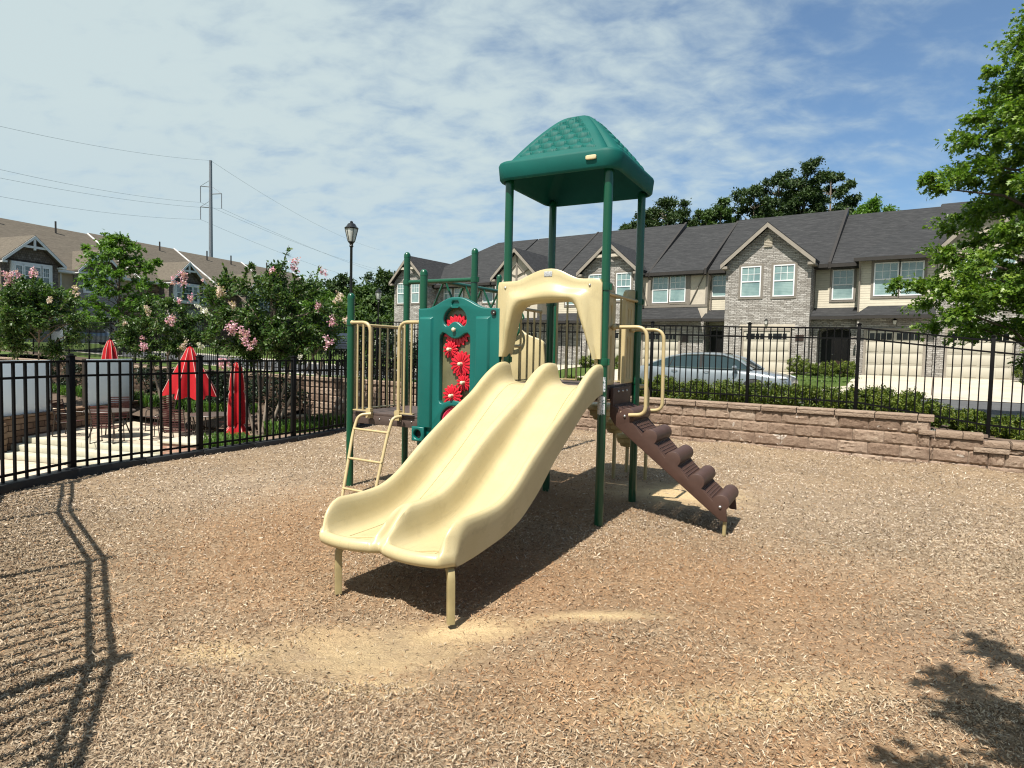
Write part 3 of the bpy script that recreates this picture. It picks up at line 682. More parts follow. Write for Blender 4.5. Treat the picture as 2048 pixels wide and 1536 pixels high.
# ---------------- brown step climber on the right side
def climber():
    b0,b1=.27,.86
    C=[(.177,1.075),(.414,.874),(.652,.673),(.888,.477),(1.125,.300)]; r=.078
    for bb in (b0,b1-.028):
        up=[(-.012,1.352),(-.012,1.12)]
        low=[(-.012,1.10),(.0,1.02),(1.13,.118),(1.185,.118)]
        top=[]
        for a,z in reversed(C):
            top+=[(a+r*math.cos(t),z+r*math.sin(t)) for t in np.linspace(R(-50),R(172),13)]
        nose=[(1.252,.25)]
        poly=low+top+[(.03,1.165),(.03,1.352),(-.012,1.352)]
        poly=[(-.012,1.352)]+[(-.012,1.05),(.05,.965),(1.13,.125),(1.19,.125)]+top+[(.075,1.15),(.022,1.165),(.022,1.352)]
        plate('stringer',[poly],bb,.028,M['brown'],C_ROOT,.004)
    for i,(a,z) in enumerate(C):
        m=MB(); n=22
        m.tube([(a,b0+.030,z),(a,b1-.030,z)],r*.97,n)
        m.build('step_nose',M['brown'],C_ROOT,True)
        # perforated tread from the previous nose to this one
        if i==0: p0,p1=(.02,1.172),(a-.062,z+.048)
        else:
            pa,pz=C[i-1]; p0,p1=(pa+.046,pz-.062),(a-.074,z+.016)
        m=MB(); nb,na=10,5; yb=np.linspace(b0+.030,b1-.030,nb+1)
        P0=Vector((p0[0],0,p0[1])); P1=Vector((p1[0],0,p1[1])); d=P1-P0
        for y in yb: m.bar(P0+Vector((0,y,0)),P1+Vector((0,y,0)),.028,.012)
        for k in range(na+1):
            c=P0+d*k/na; m.bar(c+Vector((0,b0+.03,.0005)),c+Vector((0,b1-.03,.0005)),.0165,.0125)
        m.build('perforated_tread',M['brown'],C_ROOT)
    m=MB(); m.box(-.008,.022,b0+.03,b1-.03,1.13,1.353); bp=m.build('mounting_plate',M['brown'],C_ROOT,bevel=.004)
    for y in (.42,.56,.70):
        m=MB(); m.sphere((.024,y,1.31),.013,10,6); m.build('bolt',M['steel'],bp,True)
    for q in ((.150,1.068),(1.12,.262)):
        m=MB(); m.sphere((q[0],b0-.002,q[1]),.016,10,6); m.build('bolt',M['steel'],C_ROOT,True)
    for bb in (.31,):
        m=MB(); m.tube([(1.158,bb,-.02),(1.165,bb,.16)],.019,10); m.build('leg',M['tan_leg'],C_ROOT,True)
    # looped hand rails
    for bb in (.245,.885):
        pth=fillet([(.012,bb,1.975),(.362,bb,1.978),(.372,bb,1.10),(.20,bb,1.085)],.12,7)
        m=MB(); m.tube(pth,.0195,12); m.sphere((.015,bb,1.975),.034,10,6); m.build('hand_loop',M['tan_pipe'],C_ROOT,True)
C_ROOT=link(bpy.data.objects.new('step_climber',None)); C_ROOT.parent=PLAY; C_ROOT.empty_display_size=.1
climber()
# ---------------- tan slotted panels either side of the climber entrance
def slot_panel(b0,b1,ztop,zshort,flip):
    n=10
    if flip: top=[(b1,ztop),( b1-.06,ztop),(b0+.10,ztop-.015),(b0+.03,ztop-.06),(b0,ztop-.15)]
    else: top=[(b1,zshort),(b1-.02,zshort+.06),(b1-.07,ztop-.05),(b1-.14,ztop),(b0,ztop)]
    out=[(b0,1.38),(b1,1.38)]+[(p.x,p.y) for p in catmull([(a,b,0) for a,b in top],3)]
    hs=[]; w=(b1-b0)
    for c in (.30,.62):
        x=b0+w*c
        for z0,z1 in ((1.43,1.90),(2.0,ztop-.22)):
            hs.append([(x-.018,z0+.02),(x,z0),(x+.018,z0+.02),(x+.018,z1-.02),(x,z1),(x-.018,z1-.02)])
    p=plate('slotted_panel',[out]+hs,-.02,.055,M['tan_pipe'],PLAY,.012,plane='yz')
    return p
slot_panel(.06,.40,2.43,2.25,False); slot_panel(.74,1.05,2.43,2.3,True)
m=MB(); m.tube([(.0,.06,2.305),(.0,1.05,2.305)],.016,10); m.build('cross_rail',M['tan_pipe'],PLAY,True)
# ---------------- pipe barriers
def barrier(pts,zb,zt,n,ends=True,r=.0125,low=True,name='pipe_barrier'):
    m=MB(); (ax,ay),(bx,by)=pts
    m.tube([(ax,ay,zt),(bx,by,zt)],.0185,12); m.sphere((ax,ay,zt),.025,10,6); m.sphere((bx,by,zt),.025,10,6)
    if low: m.bar((ax,ay,zb+.012),(bx,by,zb+.012),.05,.012)
    for k in range(n):
        f=(k+.5)/n if not ends else k/(n-1); x,y=ax+(bx-ax)*f,ay+(by-ay)*f
        m.tube([(x,y,zb),(x,y,zt)],r,9)
    return m.build(name,M['tan_pipe'],PLAY,True)
barrier(((-S,.33),(-S,.83)),1.375,2.185,4)
barrier(((-S,.06),(-S,.31)),1.375,1.765,2)
barrier(((-1.01,S),(-.74,S)),1.375,2.36,3); barrier(((-.34,S),(-.07,S)),1.375,2.36,3)
barrier(((-3.307,.08),(-3.307,1.02)),.925,2.0,7)
# handrail pair and ladder of the low deck
for s_,xs in ((1,(-3.175,-3.085)),(-1,(-2.455,-2.352))):
    m=MB()
    if s_==1: pth=[(-3.27,-.02,2.02),(-2.975,-.02,2.02),(-2.975,-.02,.94)]
    else: pth=[(-2.245,-.02,2.02),(-2.535,-.02,2.02),(-2.535,-.02,.94)]
    m.tube(fillet(pth,.13,7),.021,12); m.sphere(pth[0],.028,10,6)
    for x in xs: m.tube([(x,-.02,.945),(x,-.02,2.015)],.0125,9)
    lo,hi=min(pth[1][0],xs[0])-.05,max(pth[1][0],xs[1])+.04
    m.bar((lo,-.02,.945),(hi,-.02,.945),.045,.014)
    m.box(pth[1][0]-.035,pth[1][0]+.035,-.052,.0,.86,.975)
    m.build('entry_rail',M['tan_pipe'],PLAY,True)
LAD=link(bpy.data.objects.new('ladder',None)); LAD.parent=PLAY; LAD.empty_display_size=.1
for x0,x1 in ((-2.90,-3.055),(-2.44,-2.53)):
    f=0
    pth=[(x0-.02,-.055,.915),(x1+.01,-.14,.90),(x1+.0,-.22,.70),(x1+(.12 if x1<-2.8 else .05),-.52,-.02)]
    m=MB(); m.tube(fillet(pth,.14,7),.019,11); m.build('side_rail',M['tan_pipe'],LAD,True)
for z,yy,sh in ((.73,-.215,.0),(.40,-.355,.05),(.07,-.49,.10)):
    m=MB(); m.tube([(-3.05+sh,yy,z+.01),(-2.515+sh*.45,yy,z)],.0145,10); m.build('rung',M['tan_pipe'],LAD,True)
# ---------------- overhead ladder beam with hanging triangle grips
for b,z in ((S,2.632),(3.696,2.652)):
    m=MB(); m.tube([(-3*S,b,z),(-2*S,b,z)],.030,14); m.build('cross_bar',M['green_post'],PLAY,True)
    
m=MB(); m.tube([(-2.757,S,2.628),(-2.757,3.696,2.65)],.032,14); bm_=m.build('overhead_beam',M['green_post'],PLAY,True)
for b in (1.22,1.72,2.22,2.72,3.22):
    m=MB(); c=-2.757
    pth=[(c-.02,b,2.62),(c-.21,b,2.24),(c+.21,b,2.24),(c+.02,b,2.62)]
    m.tube(fillet(pth,.05,4),.016,9); m.build('triangle_grip',M['green_post'],bm_,True)
# ---------------- tan play panel and wheel on the back of the middle deck
out=[(-2.15,.95),(-1.16,.95)]+[(p.x,p.y) for p in catmull([(-1.16,1.80,0),(-1.22,1.86,0),(-1.40,1.92,0),(-1.55,2.02,0),(-1.66,2.12,0),(-1.8,2.15,0),(-2.15,2.12,0)],4)]
pl=plate('play_panel',[out],S-.02,.05,M['tan'],PLAY,.012)
m=MB(); rows=[]
for k in range(24):
    a=2*PI*k/24; rows.append([( -1.60+(.15+.016*math.cos(t))*math.cos(a), S-.12+.016*math.sin(t), 2.02+(.15+.016*math.cos(t))*math.sin(a)) for t in np.linspace(0,2*PI,8,endpoint=False)])
m.grid(rows,True,True)
for a in (.5,2.6,4.7): m.bar((-1.6,S-.12,2.02),(-1.6+.15*math.cos(a),S-.12,2.02+.15*math.sin(a)),.02,.02,up=(0,1,0))
m.tube([(-1.6,S-.13,2.02),(-1.6,S-.03,2.02)],.025,10); m.build('steering_wheel',M['green_post'],pl,True)
# ---------------- stepping pods behind the tower (free standing)
def local2w(a,b):
    c,s_=math.cos(TH),math.sin(TH); return (.9012+a*c-b*s_,6.1885+a*s_+b*c)
for (a,b,zt,lab) in ((-.64,1.74,1.07,'tan stepping pod, tallest of the three behind the tower'),(-.61,2.212,.855,'tan stepping pod of middle height behind the tower'),(-.605,2.771,.60,'tan stepping pod, lowest of the three behind the tower')):
    x,y=local2w(a,b); t=thing('stepping_pod',lab,'stepping pod',(x,y,0),TH,'stepping pods behind the tower')
    m=MB(); m.lathe([(0,zt-.002),(.13,zt),(.185,zt-.006),(.20,zt-.03),(.195,zt-.085),(.165,zt-.095),(.155,zt-.16),(.12,zt-.172),(.105,zt-.215),(.05,zt-.225),(0,zt-.225)],(0,0,0),8); m.build('pod_top',M['tan_leg'],t,bevel=.008)
    m=MB(); m.tube([(0,0,-.02),(0,0,zt-.22)],.026,12); m.build('post',M['tan_leg'],t,True)
x,y=local2w(-.223,2.396); t=thing('hand_pole','bent tan hand pole beside the stepping pods','hand pole',(x,y,0),TH)
m=MB(); m.tube(fillet([(0,0,-.02),(0,0,1.28),(-.02,-.55,1.30)],.15,6),.024,12); m.build('pole',M['tan_leg'],t,True)
# ================================================================== GROUND
FO=Vector((13.5,30.9,0)); ES=Vector((.8269,-.5623,0)); NN=Vector((-.5623,-.8269,0)); FANG=math.atan2(-.5623,.8269)
def ST(s,t,z=0):                       # facade frame (s along the street, t towards the playground) to world
    p=FO+ES*s+NN*t; return (p.x,p.y,z)
def sheet(name,P,mat,kind='structure'):
    return tag(MB().grid(P).build(name,mat,fix=False,smooth=True),kind=kind)
# left boundary (pool fence line) and back wall line
FENCE_L=[(-1.75,1.0),(-2.47,2.48),(-3.62,4.12),(-4.90,5.53),(-5.68,6.70),(-4.70,9.36),(-3.86,11.0),(-3.12,12.97),(-2.19,14.54),(-1.72,15.55)]
WT=21.2
poly=[(-1.75,-3)]+FENCE_L+[ST(-3.5,WT-.15)[:2],ST(14,WT-.15)[:2],(13,-3)]
def inside(x,y):
    c=False; n=len(poly)
    for i in range(n):
        (x1,y1),(x2,y2)=poly[i],poly[(i+1)%n]
        if (y1>y)!=(y2>y) and x<(x2-x1)*(y-y1)/(y2-y1)+x1: c=not c
    return c
_rp=[(random.uniform(0,6.28),random.uniform(.6,2.6),random.uniform(0,3.14)) for _ in range(10)]
def gz(x,y):
    z=0
    for p,f,a in _rp: z+=math.sin((x*math.cos(a)+y*math.sin(a))*f+p)/f
    z*=.011
    d=1e9
    for (ax,ay),(bx,by) in zip(FENCE_L,FENCE_L[1:]):
        vx,vy=bx-ax,by-ay; t=max(0,min(1,((x-ax)*vx+(y-ay)*vy)/(vx*vx+vy*vy))); d=min(d,math.hypot(x-ax-t*vx,y-ay-t*vy))
    z+=.05*math.exp(-(d/.8)**2)-.01
    dw=max(0,((x-FO.x)*NN.x+(y-FO.y)*NN.y)-WT)
    z+=.055*math.exp(-(dw/.45)**2)*(1+.7*math.sin(x*3.1+1)*math.sin(y*2.3))
    # hollow scuffed out at the slide exit
    z-=.045*math.exp(-(((x+.7)/.7)**2+((y-3.6)/.45)**2))
    return z
def mulch():
    st=.11; nx,ny=int(19/st),int(20.5/st); x0,y0=-6.2,-3.0
    vs=[];fs=[];idx={}
    def vid(i,j):
        if (i,j) not in idx:
            x,y=x0+i*st,y0+j*st; idx[(i,j)]=len(vs); vs.append((x,y,gz(x,y)))
        return idx[(i,j)]
    for i in range(nx):
        for j in range(ny):
            if inside(x0+(i+.5)*st,y0+(j+.5)*st): fs.append((vid(i,j),vid(i+1,j),vid(i+1,j+1),vid(i,j+1)))
    m=MB(); m.add(vs,fs); tag(m.build('mulch_ground',M['mulch'],smooth=True,fix=False),kind='structure')
mulch()
# loose wood chips lying on the mulch
def chips(name,n,mat,size,region,zoff=0,wt=None,lenr=(.6,1.5),label=None):
    pts=[]
    while len(pts)<n:
        x,y=region()
        if not inside(x,y) or (wt and random.random()>wt(x,y)): continue
        pts.append((x,y))
    n=len(pts); P=np.array(pts); Z=np.array([gz(x,y) for x,y in pts])
    L=size*rng.uniform(*lenr,n); W=L*rng.uniform(.13,.34,n); A=rng.uniform(0,2*PI,n); B=rng.normal(0,.48,n); tw=rng.normal(0,.5,n)
    d=np.stack([np.cos(A)*np.cos(B),np.sin(A)*np.cos(B),np.sin(B)],1); s=np.stack([-np.sin(A),np.cos(A),np.zeros(n)],1)
    u=np.cross(d,s); s2=s*np.cos(tw)[:,None]+u*np.sin(tw)[:,None]; nrm=np.cross(d,s2)
    c=np.stack([P[:,0],P[:,1],Z+zoff+np.abs(np.sin(B))*L*.25+rng.uniform(.001,.014,n)],1)
    L=L[:,None];W=W[:,None]; bend=rng.uniform(-.12,.16,n)[:,None]*L
    co=np.stack([c-d*L/2+s2*W*.2,c-d*L/2-s2*W*.3,c+nrm*bend+s2*W*.5,c+nrm*bend-s2*W*.5,c+d*L/2+s2*W*.15,c+d*L/2-s2*W*.3, c+nrm*(bend+W*.55)],1)
    q=np.array([0,1,6,6, 0,6,2,2, 1,3,6,6, 2,6,4,4, 6,3,5,5, 6,5,4,4])
    tri=np.array([0,1,6, 0,6,2, 1,3,6, 2,6,4, 6,3,5, 6,5,4])
    base=(np.arange(n)*7)[:,None]; loops=(base+tri[None,:]).ravel()
    o=npmesh(name,co.reshape(-1,3),3,loops,mat); tag(o,label,'wood chips',None,'stuff'); return o
def frustum(y0,y1,p=1.0):
    def f():
        y=y0+(y1-y0)*random.random()**p; return (random.uniform(-.86*y-.3,.86*y+.3),y)
    return f
def rustw(x,y):
    r=0
    for cx,cy,a,b in ((-1.9,5.6,1.5,2.6),(.5,7.6,1.7,1.5),(1.6,4.6,2.0,1.5),(.2,4.6,1.2,1.5),(.6,3.1,1.8,.9),(1.3,2.5,1.4,.7),(2.3,3.7,1.2,.8)): r=max(r,1.25-math.hypot((x-cx)/a,(y-cy)/b))
    return max(0,min(1,r*1.15))
def sandw(x,y):
    r=0
    for cx,cy,a,b in ((-.80,3.48,.72,.40),(-.35,3.78,.65,.2),(.62,4.02,.5,.1),(2.0,7.6,1.0,.8)): r=max(r,1.3-math.hypot((x-cx)/a,(y-cy)/b))
    return max(0,min(1,r*1.3))
noi=lambda x,y: .5+.5*math.sin(x*2.1+1.3*math.sin(y*1.7))*math.sin(y*2.3+1.1*math.sin(x*1.9+.5))
wA=lambda x,y: (1-.84*rustw(x,y))*(1-.93*sandw(x,y))*(.5+.5*noi(x,y))
wB=lambda x,y: (.06+.6*rustw(x,y))*(1-.94*sandw(x,y))
chips('wood_chips',64000,M['chips'],.0180,frustum(1.75,3.1,.9),0,wA,label='pale shredded wood chips scattered over the near mulch')
chips('wood_chips',70000,M['chips'],.0205,frustum(2.9,7.6,.75),0,lambda x,y:wA(x,y)*max(0,min(1,(7.6-y)/2.6)),label='pale shredded wood chips over the middle of the mulch')
chips('wood_chips',42000,M['chips_grey'],.028,frustum(4.2,13.5,.75),0,lambda x,y:wA(x,y)*max(.05,min(1,(y-4.2)/2.2)),label='pale shredded wood chips over the far side of the mulch')
chips('wood_chips',30000,M['chips_rust'],.022,frustum(2.4,9.5,.9),0,wB,label='rusty brown wood chips in worn ground around the play structure')
# --- street side of the retaining wall (terrain sheets in facade frame)
TZ=[(-160,1.2),(-60,1.1),(-12,1.0),(0,.97),(3,.80),(6.3,.36),(6.32,.36),(14.4,.36),(14.42,.42),(15.5,.46),(17.5,.60),(19.5,.70),(WT-.25,.72)]
tz=lambda t: float(np.interp(t,[a for a,b in TZ],[b for a,b in TZ]))
def hz(s,t):
    z=tz(t)
    if t>14.42 and s>5.2: z-= min(1,(s-5.2)/3.5)*.42*min(1,(t-14.4)/5)
    if s<-18: z+= min(1,(-18-s)/25)*.62*(1 if t>-5 else .6)
    return z
ss=[-150,-90,-60]+list(np.arange(-48,30,2.0))+[40,70,120]
def strip(name,ts,mat,dz=0,s_lo=-200,s_hi=200):
    sx=[s for s in ss if s_lo<=s<=s_hi]
    return sheet(name,[[ST(s,t,hz(s,t)+dz) for t in ts] for s in sx],mat)
strip('lawn',[-160,-100,-60,-40,-25,-12,-6,-3,0,1.5,3,4.5,6.3],M['lawn'])
strip('road',[6.3,8,10,12,14.3],M['asphalt'],.0)
strip('verge_lawn',[14.55,15.5,16.5,17.5,18.5,19.6],M['lawn'])
strip('planting_bed',[19.6,20.2,20.6,20.95],M['bed'],.004)
for t,nm in ((14.3,'kerb'),(6.05,'kerb')):
    m=MB(); sx=[s for s in ss if -90<s<70]
    rows=[[ST(s,t,hz(s,14.3 if t>10 else 6.3)-.05) ,ST(s,t,hz(s,14.3 if t>10 else 6.3)+.09),ST(s,t+.22,hz(s,14.3 if t>10 else 6.3)+.10),ST(s,t+.25,hz(s,14.3 if t>10 else 6.3)-.02)] for s in sx]
    sheet(nm,rows,M['kerb'])
for s0,s1 in ((3.2,9.0),(-2.3,.5),(-8.2,-5.4),(-14.3,-10.9),(-20.5,-17.0),(13,17)):
    e=.75
    P=[[ST(s0-(e if t>5 else 0)+(s1-s0+(2*e if t>5 else 0))*k/6,t,hz(s0,t)+.02) for t in (0,1.5,3,4.5,5.3,6.5)] for k in range(7)]
    sheet('driveway',P,M['drive'])
    m=MB(); mid=(s0+s1)/2
    if s1-s0>4:
        m.bar(ST(mid,.05,hz(mid,0)+.022),ST(mid,3,hz(mid,3)+.022),.03,.006); m.bar(ST(mid,3,hz(mid,3)+.022),ST(mid,6.2,hz(mid,6.2)+.03),.03,.006); tag(m.build('driveway_joint',M['bed']),kind='structure')
# far ground to the horizon
m=MB(); rr=[60,120,250,500,1000,2500]; P=[[(r*math.cos(2*PI*k/48),r*math.sin(2*PI*k/48),-2.2 if r<100 else -1.0) for k in range(48)] for r in rr]
m.grid(P,False,True); tag(m.build('far_ground',M['lawn'],fix=False),kind='structure')
# --- sunken pool terrace beyond the left fence
TX=Vector((.956,-.293,0)); TN=Vector((-.293,-.956,0)); E0=Vector((-8.15,15.4,0))
def TP(a,b,z): p=E0+TX*a+TN*b; return (p.x,p.y,z)
sheet('pool_terrace',[[TP(a,b,-.85) for b in (-9,-6,-3,0)] for a in (-22,-12,-8,-4,-2,0,1.2)],M['patio'])
for k in range(3):
    m=MB(); z=-.85-.15*k
    for (a0,a1) in ((-6.2,-2.9),(-2.9,.9)):
        m.add([TP(a0,.36*k-.02,z-.15),TP(a1,.36*k-.02,z-.15),TP(a1,.36*(k+1),z-.15),TP(a0,.36*(k+1),z-.15),TP(a0,.36*k-.02,z-.01+.004),TP(a1,.36*k-.02,z-.01+.004),TP(a1,.36*(k+1),z+.004-.01),TP(a0,.36*(k+1),z+.004-.01)],[(0,3,2,1),(4,5,6,7),(0,1,5,4),(1,2,6,5),(2,3,7,6),(3,0,4,7)])
    tag(m.build('terrace_step',M['step'],bevel=.01),kind='structure')
sheet('pool_deck',[[TP(a,b,-1.31) for b in (.2,2,4,7,11,16)] for a in (-24,-14,-8,-4,0,1.5,3.5)],M['patio'])
P=[]
for (fx,fy,fz,qx,qy,qz) in ((-5.3,8.3,-.75,-8.0,13.2,-1.25),(-4.95,9.3,-.35,-8.0,14.0,-.95),(-4.1,11,-.22,-8.0,15.3,-.80),(-3.35,13,-.18,-7.6,17.6,-.72),(-2.45,14.6,-.12,-7.0,18.6,-.62),(-1.9,15.7,-.1,-5.4,17.9,-.5)):
    P.append([(fx+(qx-fx)*k/6,fy+(qy-fy)*k/6,fz+(qz-fz)*k/6+.03*math.sin(k*2+fx*3)) for k in range(7)])
sheet('garden_bed',P,M['bank'])
sheet('garden_bed_back',[[ST(s,t,z) for t,z in ((WT,-.15),(WT+1.2,-.40),(WT+2.2,-.62))] for s in (-40,-28,-20,-14,-9.5)],M['bed'])
# lilies and grass tufts growing in the beds
def tufts(name,spots,mat,n,h,label):
    C=[];
    for (x,y,z,rx,ry) in spots:
        k=n; a=rng.uniform(0,2*PI,k); r=np.sqrt(rng.uniform(0,1,k)); C.append(np.stack([x+rx*r*np.cos(a),y+ry*r*np.sin(a),np.full(k,z)],1))
    C=np.concatenate(C); N=len(C); A=rng.uniform(0,2*PI,N); H=h*rng.uniform(.6,1.2,N)[:,None]; d=np.stack([np.cos(A),np.sin(A),np.zeros(N)],1); s=np.stack([-np.sin(A),np.cos(A),np.zeros(N)],1)*.014
    up=np.array([[0,0,1.]]); mid=C+d*H*.22+up*H*.75; tip=C+d*H*.62+up*H*.72
    co=np.stack([C-s,C+s,mid+s*.9,mid-s*.9,tip],1); tri=np.array([0,1,2,0,2,3,3,2,4]); loops=((np.arange(N)*5)[:,None]+tri[None,:]).ravel()
    return tag(npmesh(name,co.reshape(-1,3),3,loops,mat),label,'ground cover',None,'stuff')
tufts('lily_leaves',[ST(s,WT+1.1,-.40)+(.8,.45) for s in (-24,-22,-20.3,-18.6,-17,-15.5,-14,-12.6,-11.4)]+[(-6.0,13.2,-.60,.5,.4),(-6.6,14.4,-.70,.5,.4),(-5.4,12.6,-.5,.3,.3),(-5.5,15.6,-.5,.7,.5),(-4.9,16.3,-.4,.5,.4)],M['lily'],420,.42,'bright green strappy leaves growing along the stone wall beds')
tufts('verge_grass',[ST(s,t,hz(s,t))+(1.1,.7) for s in np.arange(-12,12,2) for t in (15.3,17,18.6)]+[ST(s,t,hz(s,t))+(1.0,.8) for s in (-3.4,1.8,2.6,10) for t in (2,3.5,5)],M['grassblade'],320,.075,'short lawn grass along the street')
# ================================================================== RETAINING WALLS AND FENCES
RW=thing('retaining_wall','long pinkish split-face block retaining wall stepping down on the right','wall',ST(-3,WT),FANG)
def lw(name,parts,mat,parent,bevel=.012):
    m=MB()
    for p in parts: m.box(*p)
    return m.build(name,mat,parent,bevel=bevel)
# local x = s+3, local y = -(t-WT) (inward), wall face at y=0
cs=.2063; zc=.735
lw('block_core',[(-45,9.175,.030,.28,-1.35,zc-.002),(9.176,9.925,.030,.279,-.3,.497),(9.926,20,.030,.28,-.3,.398)],M['joint'],RW)
lw('block_core',[(9.0,9.93,.281,.33,-.3,.57),(9.931,11,.281,.33,-.3,.52),(11.001,12.5,.281,.33,-.3,.42)],M['joint'],RW)
def split_faces(lo,hi,mat,seed):
    r2=np.random.default_rng(seed); m=MB(); row=0; z1=zc
    while z1>-1.3:
        z0=z1-cs; x=lo-.3-(row%2)*.2275
        while x<hi:
            x0,x1=x,x+.455; x=x1; cuts=[x0]+[c for c in (lo,9.18,9.93,hi) if x0+.001<c<x1-.001]+[x1]
            for ca,cb_ in zip(cuts,cuts[1:]):
                if cb_-ca<.03 or ca<lo-.01 or cb_>hi+.01: continue
                lim=zc if cb_<=9.181 else (.498 if cb_<=9.931 else .398)
                if z0+.015>lim or (z1<-.2 and ca>2.5) or (z1<.0 and ca>6): continue
                xa,xb=ca+.0035,cb_-.0035; top=min(z1-.0025,lim-.001)
                nx,nz=(4,3) if ca<-14 else (13,7)
                base=abs(r2.normal(0,.004)); sl=r2.normal(0,.008); s2=r2.normal(0,.005); P=[]
                for i in range(nx+1):
                    rw=[]
                    for k in range(nz+1):
                        u,w=i/nx,k/nz; e=min(1,min(u,1-u)*13,min(w,1-w)*7)
                        y=.014-e*(.012+base+sl*(u-.5)+s2*(w-.5)+r2.normal(0,.0052))
                        if e==0: y=.020
                        rw.append((xa+(xb-xa)*u+(r2.normal(0,.004) if 0<i<nx else 0),y,z0+.0025+(top-z0-.0025)*w+(r2.normal(0,.004) if 0<k<nz else 0)))
                    P.append(rw)
                m.grid(P)
        z1=z0; row+=1
    return m.build('block_courses',mat,RW,True,fix=False,angle=25)
split_faces(-6.4,18,M['splitblock'],11); dk=split_faces(-44.5,-6.4,M['stone_shade_dark'],12); dk['label']='dark brown stretch with myrtle shade painted into its stone'
caps=[]
x=-45.0
while x<9.2:
    L=.60; caps.append((x+.004,min(x+L-.004,9.22),-.035,.30,zc,zc+.098)); x+=L
lw('wall_cap',caps,M['capblock'],RW)
lw('wall_cap',[(9.02,9.24,-.038,-.001,.522,.600),(9.245,9.86,-.036,.30,.500,.598)],M['capblock'],RW)
lw('wall_cap',[(9.74,10.18,-.038,-.001,.318,.398),(9.866,10.182,-.034,.30,.4005,.494),(10.188,11.1,-.036,.30,.4005,.497),(11.108,12.4,-.036,.30,.4005,.497),(12.41,20,-.036,.3,.4005,.497)],M['capblock'],RW)
# black aluminium fence
def fence_run(name,label,pts,ptop,bz,tz_,rail2=.18,gap=.118,group=None,zcap=.06,pr=.009,postw=.027):
    """pts list of (x,y); per-post ground z bz[i], top rail z tz_[i]"""
    F=thing(name,label,'fence',(pts[0][0],pts[0][1],0),0,group); ox,oy=pts[0]
    P=[Vector((p[0]-ox,p[1]-oy,0)) for p in pts]
    for i,p in enumerate(P):
        if i in ptop: continue
        m=MB(); w=postw; z1=tz_[i]+zcap
        d=(P[min(i+1,len(P)-1)]-P[max(i-1,0)]).normalized()
        m.bar(p+Vector((0,0,bz[i]-.12)),p+Vector((0,0,z1)),2*w,2*w,up=d)
        m.bar(p+Vector((0,0,z1)),p+Vector((0,0,z1+.018)),2*w+.022,2*w+.022,up=d); m.bar(p+Vector((0,0,z1+.018)),p+Vector((0,0,z1+.032)),1.3*w,1.3*w,up=d)
        m.build('post',M['fence'],F,bevel=.004)
    for i in range(len(P)-1):
        a,b=P[i],P[i+1]; d=b-a; L=d.length; dn=d.normalized(); aa,bb=a+dn*postw,b-dn*postw
        m=MB()
        for (u,v,h) in ((tz_[i],tz_[i+1],.028),(tz_[i]-rail2,tz_[i+1]-rail2,.028),(bz[i]+.13,bz[i+1]+.13,.028)):
            m.bar(aa+Vector((0,0,u)),bb+Vector((0,0,v)),.026,h)
        n=max(1,round((L-2*postw)/gap))
        for k in range(1,n):
            f=k/n; p=aa+(bb-aa)*f; z0=bz[i]+(bz[i+1]-bz[i])*f+.035; z1=tz_[i]+(tz_[i+1]-tz_[i])*f
            m.bar(p+Vector((0,0,z0)),p+Vector((0,0,z1)),2*pr,2*pr,up=tuple(dn))
        m.build('picket_panel',M['fence'],F)
    return F
sp=[9.75,8.55,6.93,5.07,3.24,1.30,-.72,-2.75,-4.78,-6.8,-8.8,-10.8,-12.8,-14.8,-16.8,-18.8,-20.8,-22.9,-25,-27.1,-29.2,-31.3]
sp=sorted(sp)
bz=[float(np.interp(s,[-30,-20,-8,4,5.3,6.93,8.55,9.75],[1.05,1.02,.86,.84,.82,.58,.46,.42])) for s in sp]
tzz=[float(np.interp(s,[-31,-20,-8,-.7,3,5.07,6.93,8.55,9.75],[2.60,2.56,2.47,2.36,2.275,2.245,2.045,1.87,1.80])) for s in sp]
fence_run('street_fence','long black picket fence standing on top of the retaining wall',[ST(s,WT-.42)[:2] for s in sp],(),bz,tzz)
fl=FENCE_L
# evenly spaced posts along the left line
LP=[(-1.75,1.0),(-2.47,2.48),(-3.62,4.12),(-4.90,5.53),(-5.68,6.70),(-5.53,7.80),(-4.70,9.36),(-3.86,11.0),(-3.12,12.97),(-2.19,14.54),(-1.72,15.55)]
FENCE_L[4:5]=[(-5.68,6.70),(-5.53,7.80)]
fence_run('pool_fence','black picket fence curving round the left side of the mulch',LP,(),[.06]*11,[1.46]*9+[1.47,1.5],.18,.14,pr=.0128,postw=.036)
# black plastic border timbers under the pool fence
bt=0
for (a,b) in zip(LP,LP[1:]):
    a=Vector((*a,0)); b=Vector((*b,0)); L=(b-a).length; n=max(1,round(L/1.15))
    for k in range(n):
        p=a+(b-a)*k/n; q=a+(b-a)*(k+1)/n; d=(q-p).normalized(); nr=Vector((d.y,-d.x,0)); hgt=.115
        m=MB(); m.box(0.008,(q-p).length-.008,-.11,.07,-.06,hgt); m.box((q-p).length-.10,(q-p).length+.06,-.085,.045,hgt,hgt+.012)
        o=m.build('border_timber',M['curb'],bevel=.012); o.location=(p.x,p.y,0); o.rotation_euler=(0,0,math.atan2(d.y,d.x))
        tag(o,'black plastic border timber edging the mulch under the pool fence','border timber','border timbers under the pool fence'); bt+=1
